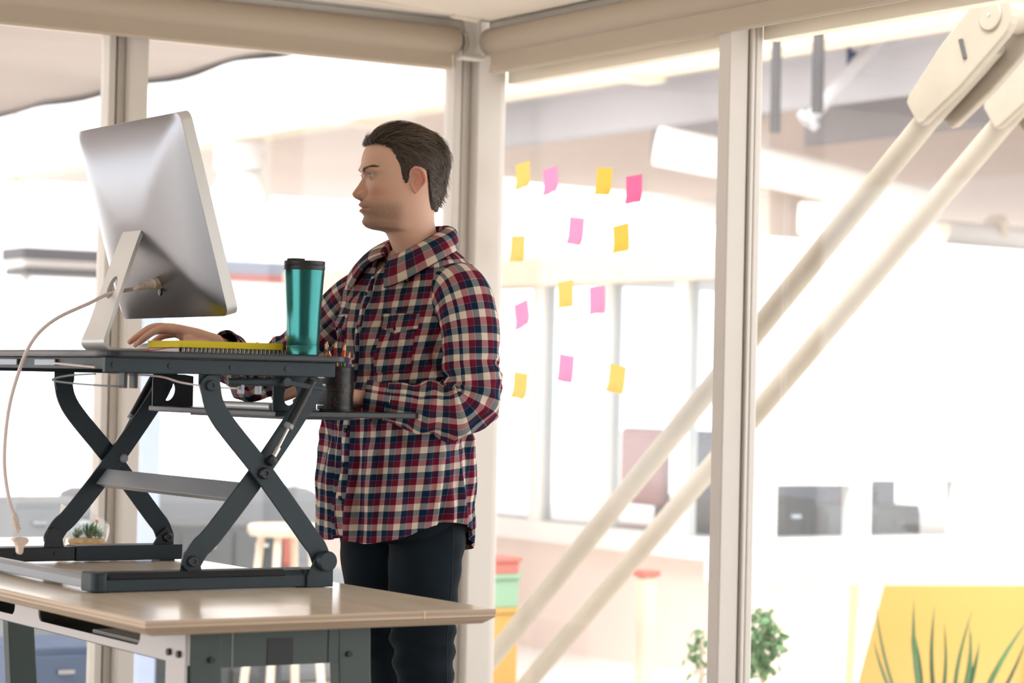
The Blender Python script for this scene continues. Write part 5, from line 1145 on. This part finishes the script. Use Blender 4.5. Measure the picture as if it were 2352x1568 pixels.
patch('placket', -.115, .115, .836, 1.452, .0042, 10, 120, du=.012, dv=.013)
def flap(c, wd, zt, zb):
    def f(tg, zg):
        k = (zt - zg) / (zt - zb); u = (tg - c) / wd; return tg, zt - (zt - zg) * (.72 + .28 * (1 - np.abs(u) * 2))
    return f
for (c, wd) in ((.80, .56), (-.70, .50)):
    patch('pocket', c - wd / 2, c + wd / 2, 1.222, 1.345, .0036, dv=.007, du=.004)
    patch('pocket_flap', c - wd / 2 - .02, c + wd / 2 + .02, 1.313, 1.362, .0068, shape=flap(c, wd, 1.362, 1.313), du=.02, dv=.02)
def button(t, z, par, r=.0056, off=.0062):
    p = torso(np.array([t]), np.array([z]))[0]; n_ = torso(np.array([t]), np.array([z]), 1., False)[0] - torso(np.array([t]), np.array([z]), 0, False)[0]; n_ /= np.linalg.norm(n_)
    p = Vector(p + n_ * off); n_ = Vector(n_); mb = MB(); mb.tube([p - n_ * .001, p + n_ * .0012, p + n_ * .002, p + n_ * .0012], [r, r, r * .8, r * .55], 16)
    mb.build('button', 'button_navy', par, smooth=35)
for z in (.925, 1.003, 1.085, 1.165, 1.247, 1.33, 1.41): button(.0, z, shirt)
for c in (.80, -.70): button(c, 1.327, shirt, .0045, .009)
# sleeves
def sleeve(name, path, rad, seed, elbow_s, cuff_r, squash=1.0):
    n = 120; P = catmull(path, n); L = np.concatenate([[0], np.cumsum(np.linalg.norm(np.diff(P, axis=0), axis=1))]); s = L / L[-1]; R_ = curve(s, rad); na = 84
    t = np.gradient(P, axis=0); t /= np.linalg.norm(t, axis=1)[:, None]; u = np.array([-.3, -1, .05]); V = np.zeros((n, na + 1, 3)); UV = np.zeros((n, na + 1, 2)); U_ = []
    for i in range(n):
        u = u - t[i] * (u @ t[i]); u /= np.linalg.norm(u); v = np.cross(t[i], u); U_.append((u.copy(), v.copy()))
        for k in range(na + 1):
            a = 2 * math.pi * k / na; e = math.exp(-((s[i] - elbow_s) / .13) ** 2); fo = math.exp(-((s[i] - (elbow_s + .2)) / .16) ** 2); ct = (1 - s[i] ** 8)
            d = e * (.008 * math.sin(s[i] * 68 + 2.2 * math.sin(a + seed)) + .004 * math.sin(s[i] * 120 + 3 * math.cos(a))) * (.55 + .45 * math.cos(a - 2.4))
            d *= 1.5; rg = noise.noise(Vector((math.cos(a) * 1.1 + seed * 7, math.sin(a) * 1.1, s[i] * 16 + .8 * math.sin(a)))); d += (.25 - abs(rg)) * .024 * math.exp(-((s[i] - elbow_s - .08) / .2) ** 2)
            d += fo * (.008 * math.sin(s[i] * 46 + 2.6 * math.sin(a * 1.0 + 1 + seed)) + .004 * math.sin(s[i] * 30 + 3 * a))
            d += .004 * noise.noise(Vector((math.cos(a) * 1.5 + seed, math.sin(a) * 1.5, s[i] * 9))) + .006 * noise.noise(Vector((math.cos(a) + seed * 3, math.sin(a), s[i] * 4)))
            r = R_[i] + d * ct
            V[i, k] = P[i] + (u * math.cos(a) + v * math.sin(a) * squash) * r; UV[i, k] = (a * .066, L[i] + .0)
    o = obj(name, V.reshape(-1, 3), gridfaces(n, na + 1, False), 'plaid', shirt, smooth=180, uv=UV.reshape(-1, 2), solid=.002)
    # cuff
    e, d = P[-1], t[-1]; u, v = U_[-1]; V = []; UV = []; nn_ = 16
    for i in range(nn_):
        q = i / (nn_ - 1); rr = cuff_r * (1 + .02 * math.sin(q * 9)) + .0012 * (q < .06 or q > .94) * -1
        for k in range(na + 1):
            a = 2 * math.pi * k / na; ov = .003 if k > na - 9 else 0; V.append(e + d * (-.012 + .062 * q) + (u * math.cos(a) + v * math.sin(a)) * (rr + ov)); UV.append((.011 + .062 * q, a * .045))
    c = obj('cuff', V, gridfaces(nn_, na + 1, False), 'plaid', shirt, smooth=180, uv=UV, solid=.0022)
    return o, e, d, u, v
slL = [(2.998, 5.04, 1.425), (3.003, 4.985, 1.412), (3.006, 4.945, 1.34), (3.006, 4.93, 1.25), (3.008, 4.925, 1.185), (2.985, 4.935, 1.146), (2.93, 4.965, 1.142), (2.87, 5.0, 1.150), (2.832, 5.022, 1.156)]
rL = [(0, .046), (.08, .066), (.16, .073), (.3, .068), (.48, .066), (.6, .068), (.75, .064), (.9, .052), (1, .044)]
_, e, d, u, v = sleeve('sleeve', slL, rL, .7, .58, .042)
pbt = Vector(e + d * .025 + np.array([-.2, -.62, -.72]) * .046); nb_ = Vector((-.2, -.62, -.72)).normalized(); MB().tube([pbt - nb_ * .002, pbt + nb_ * .002, pbt + nb_ * .0028], [.0056, .0056, .004], 14).build('button', 'button_navy', shirt, smooth=35)
slR = [(2.985, 5.33, 1.425), (2.965, 5.39, 1.408), (2.905, 5.46, 1.325), (2.83, 5.55, 1.238), (2.768, 5.592, 1.212), (2.705, 5.55, 1.242), (2.662, 5.49, 1.270), (2.630, 5.442, 1.281)]
rR = [(0, .044), (.1, .064), (.18, .07), (.35, .062), (.55, .06), (.68, .056), (.85, .042), (1, .031)]
sleeve('sleeve', slR, rR, 2.1, .6, .028)
# shoulder yoke seams
for sg in (1, -1):
    pts = [torso(np.array([sg * t]), np.array([z]), .002)[0] for t, z in zip(np.linspace(1.15, 1.75, 8), np.linspace(1.40, 1.50, 8))]
# collar
def collar():
    nps, nh = 120, 22; V = []; UV = []; cen = np.array([3.0, 5.187, 0])
    for i in range(nps):
        ps = math.radians(-166 + 332 * i / (nps - 1)); fr = (1 - math.cos(ps)) / 2; dirv = (-TF * math.cos(ps) + TL * math.sin(ps)) * np.array([1, 1, 0]); th = math.pi - ps if ps > 0 else -math.pi - ps
        zt = 1.583 - .080 * fr ** 1.5; rt = .076 - .006 * fr; top = cen + TF * .010 * fr + dirv * rt; top[2] = zt
        tip = float(sstep(math.radians(88), math.radians(166), abs(ps))); drop = .045 + .036 * tip; zb = zt - drop; thb = th + np.sign(th) * .24 * tip
        low = torso(np.array([thb]), np.array([zb]), .011, False)[0]
        for j in range(nh):
            q = j / (nh - 1)
            if q < .28:
                k = q / .28; p = top - dirv * (.007 * (1 - k)); p = p + np.array([0, 0, -.036 * (1 - k)]); p[2] += .002 * math.sin(k * math.pi)
            else:
                k = (q - .28) / .72; p = top * (1 - k) + low * k; p[2] += .004 * math.sin(min(1, k * 1.5) * math.pi); p = p + dirv * (.012 * math.sin(k * math.pi) + .003 * min(1, k * 6)) + np.array([0, 0, .004 * math.sin(k * math.pi)])
            V.append(p); UV.append((.016 + .086 * q, ps * .085 + .01))
    return obj('collar', V, gridfaces(nps, nh, False), 'plaid', shirt, smooth=180, uv=UV, solid=.003)
collar()

# --- jeans, belt area and shoes
def leg(sg, pts, rad):
    n = 70; P = catmull(pts, n); s = np.linspace(0, 1, n); R_ = curve(s, rad); na = 56; V = []
    for i in range(n):
        for k in range(na):
            a = 2 * math.pi * k / na; kn = math.exp(-((s[i] - .52) / .1) ** 2); top = math.exp(-((s[i] - .1) / .14) ** 2)
            d = kn * .005 * math.sin(s[i] * 90 + 2 * math.cos(a)) + top * .003 * math.sin(s[i] * 70 + 3 * a) + .006 * noise.noise(Vector((math.cos(a) * 1.4 + sg * 5, math.sin(a) * 1.4, s[i] * 9))) + .004 * s[i] * math.sin(s[i] * 60 + 2 * a)
            V.append(P[i] + (TF * math.cos(a) + TL * math.sin(a)) * (R_[i] + d))
    return V, gridfaces(n, na)
rad = [(0, .098), (.12, .094), (.3, .084), (.5, .074), (.65, .068), (.85, .066), (1, .072)]
jb = MB()
V, Fc = leg(1, [(2.985, 5.085, .95), (2.985, 5.085, .80), (2.98, 5.08, .66), (2.982, 5.07, .50), (3.02, 5.07, .28), (3.03, 5.07, .06)], rad); jb.add(V, Fc)
V, Fc = leg(-1, [(2.968, 5.285, .95), (2.963, 5.285, .80), (2.975, 5.28, .66), (3.005, 5.28, .50), (3.06, 5.28, .28), (3.07, 5.28, .06)], rad); jb.add(V, Fc)
zz = np.linspace(.822, 1.02, 16); th = np.linspace(-math.pi, math.pi, 60, endpoint=False); T_, Z_ = np.meshgrid(th, zz); kx = curve(Z_, [(.82, .72), (.85, .84), (.9, .93), (1.02, .86)])
V = torso(T_, Z_, 0, False); cen = np.stack([np.full_like(Z_, 2.975), np.full_like(Z_, 5.187), Z_], -1); V = cen + (V - cen) * np.stack([kx, kx, np.ones_like(kx)], -1)
jb.add([tuple(v) for v in V.reshape(-1, 3)], gridfaces(16, 60) + [tuple(range(60)), tuple(15 * 60 + k for k in range(60))])
jeans = jb.build('jeans', 'denim', pr, smooth=180)
jeans['label'] = 'dark blue-black jeans'
for (pts) in ([(3.0, 4.985, .88), (3.0, 4.988, .74), (2.993, 4.99, .62), (2.996, 4.992, .5), (3.02, 5.0, .3), (3.03, 5.0, .08)],):
    MB().tube(catmull(pts, 40), .0016, 6).build('side_seam', 'thread', jeans, smooth=60)
for (x, y) in ((2.97, 5.07), (3.01, 5.28)):
    V = []; n = 24
    for j in range(7):
        t = j / 6
        for k in range(n):
            a = 2 * math.pi * k / n; ca, sa = math.cos(a), math.sin(a); ln = .15 if ca > 0 else .11; w_ = .048
            sc = (1, 1.02, 1, .93, .8, .62, .5)[j]; z = (0, .02, .035, .055, .07, .085, .095)[j] * (1 if ca < .2 else 1 - .35 * ca)
            V.append(np.array([x, y, z + .001]) + TF * ca * ln * sc * (1 - .0 * t) + TL * sa * w_ * sc)
    obj('shoe', V, gridfaces(7, n) + [tuple(range(n)), tuple(6 * n + k for k in range(n))], 'shoe', pr, smooth=60)
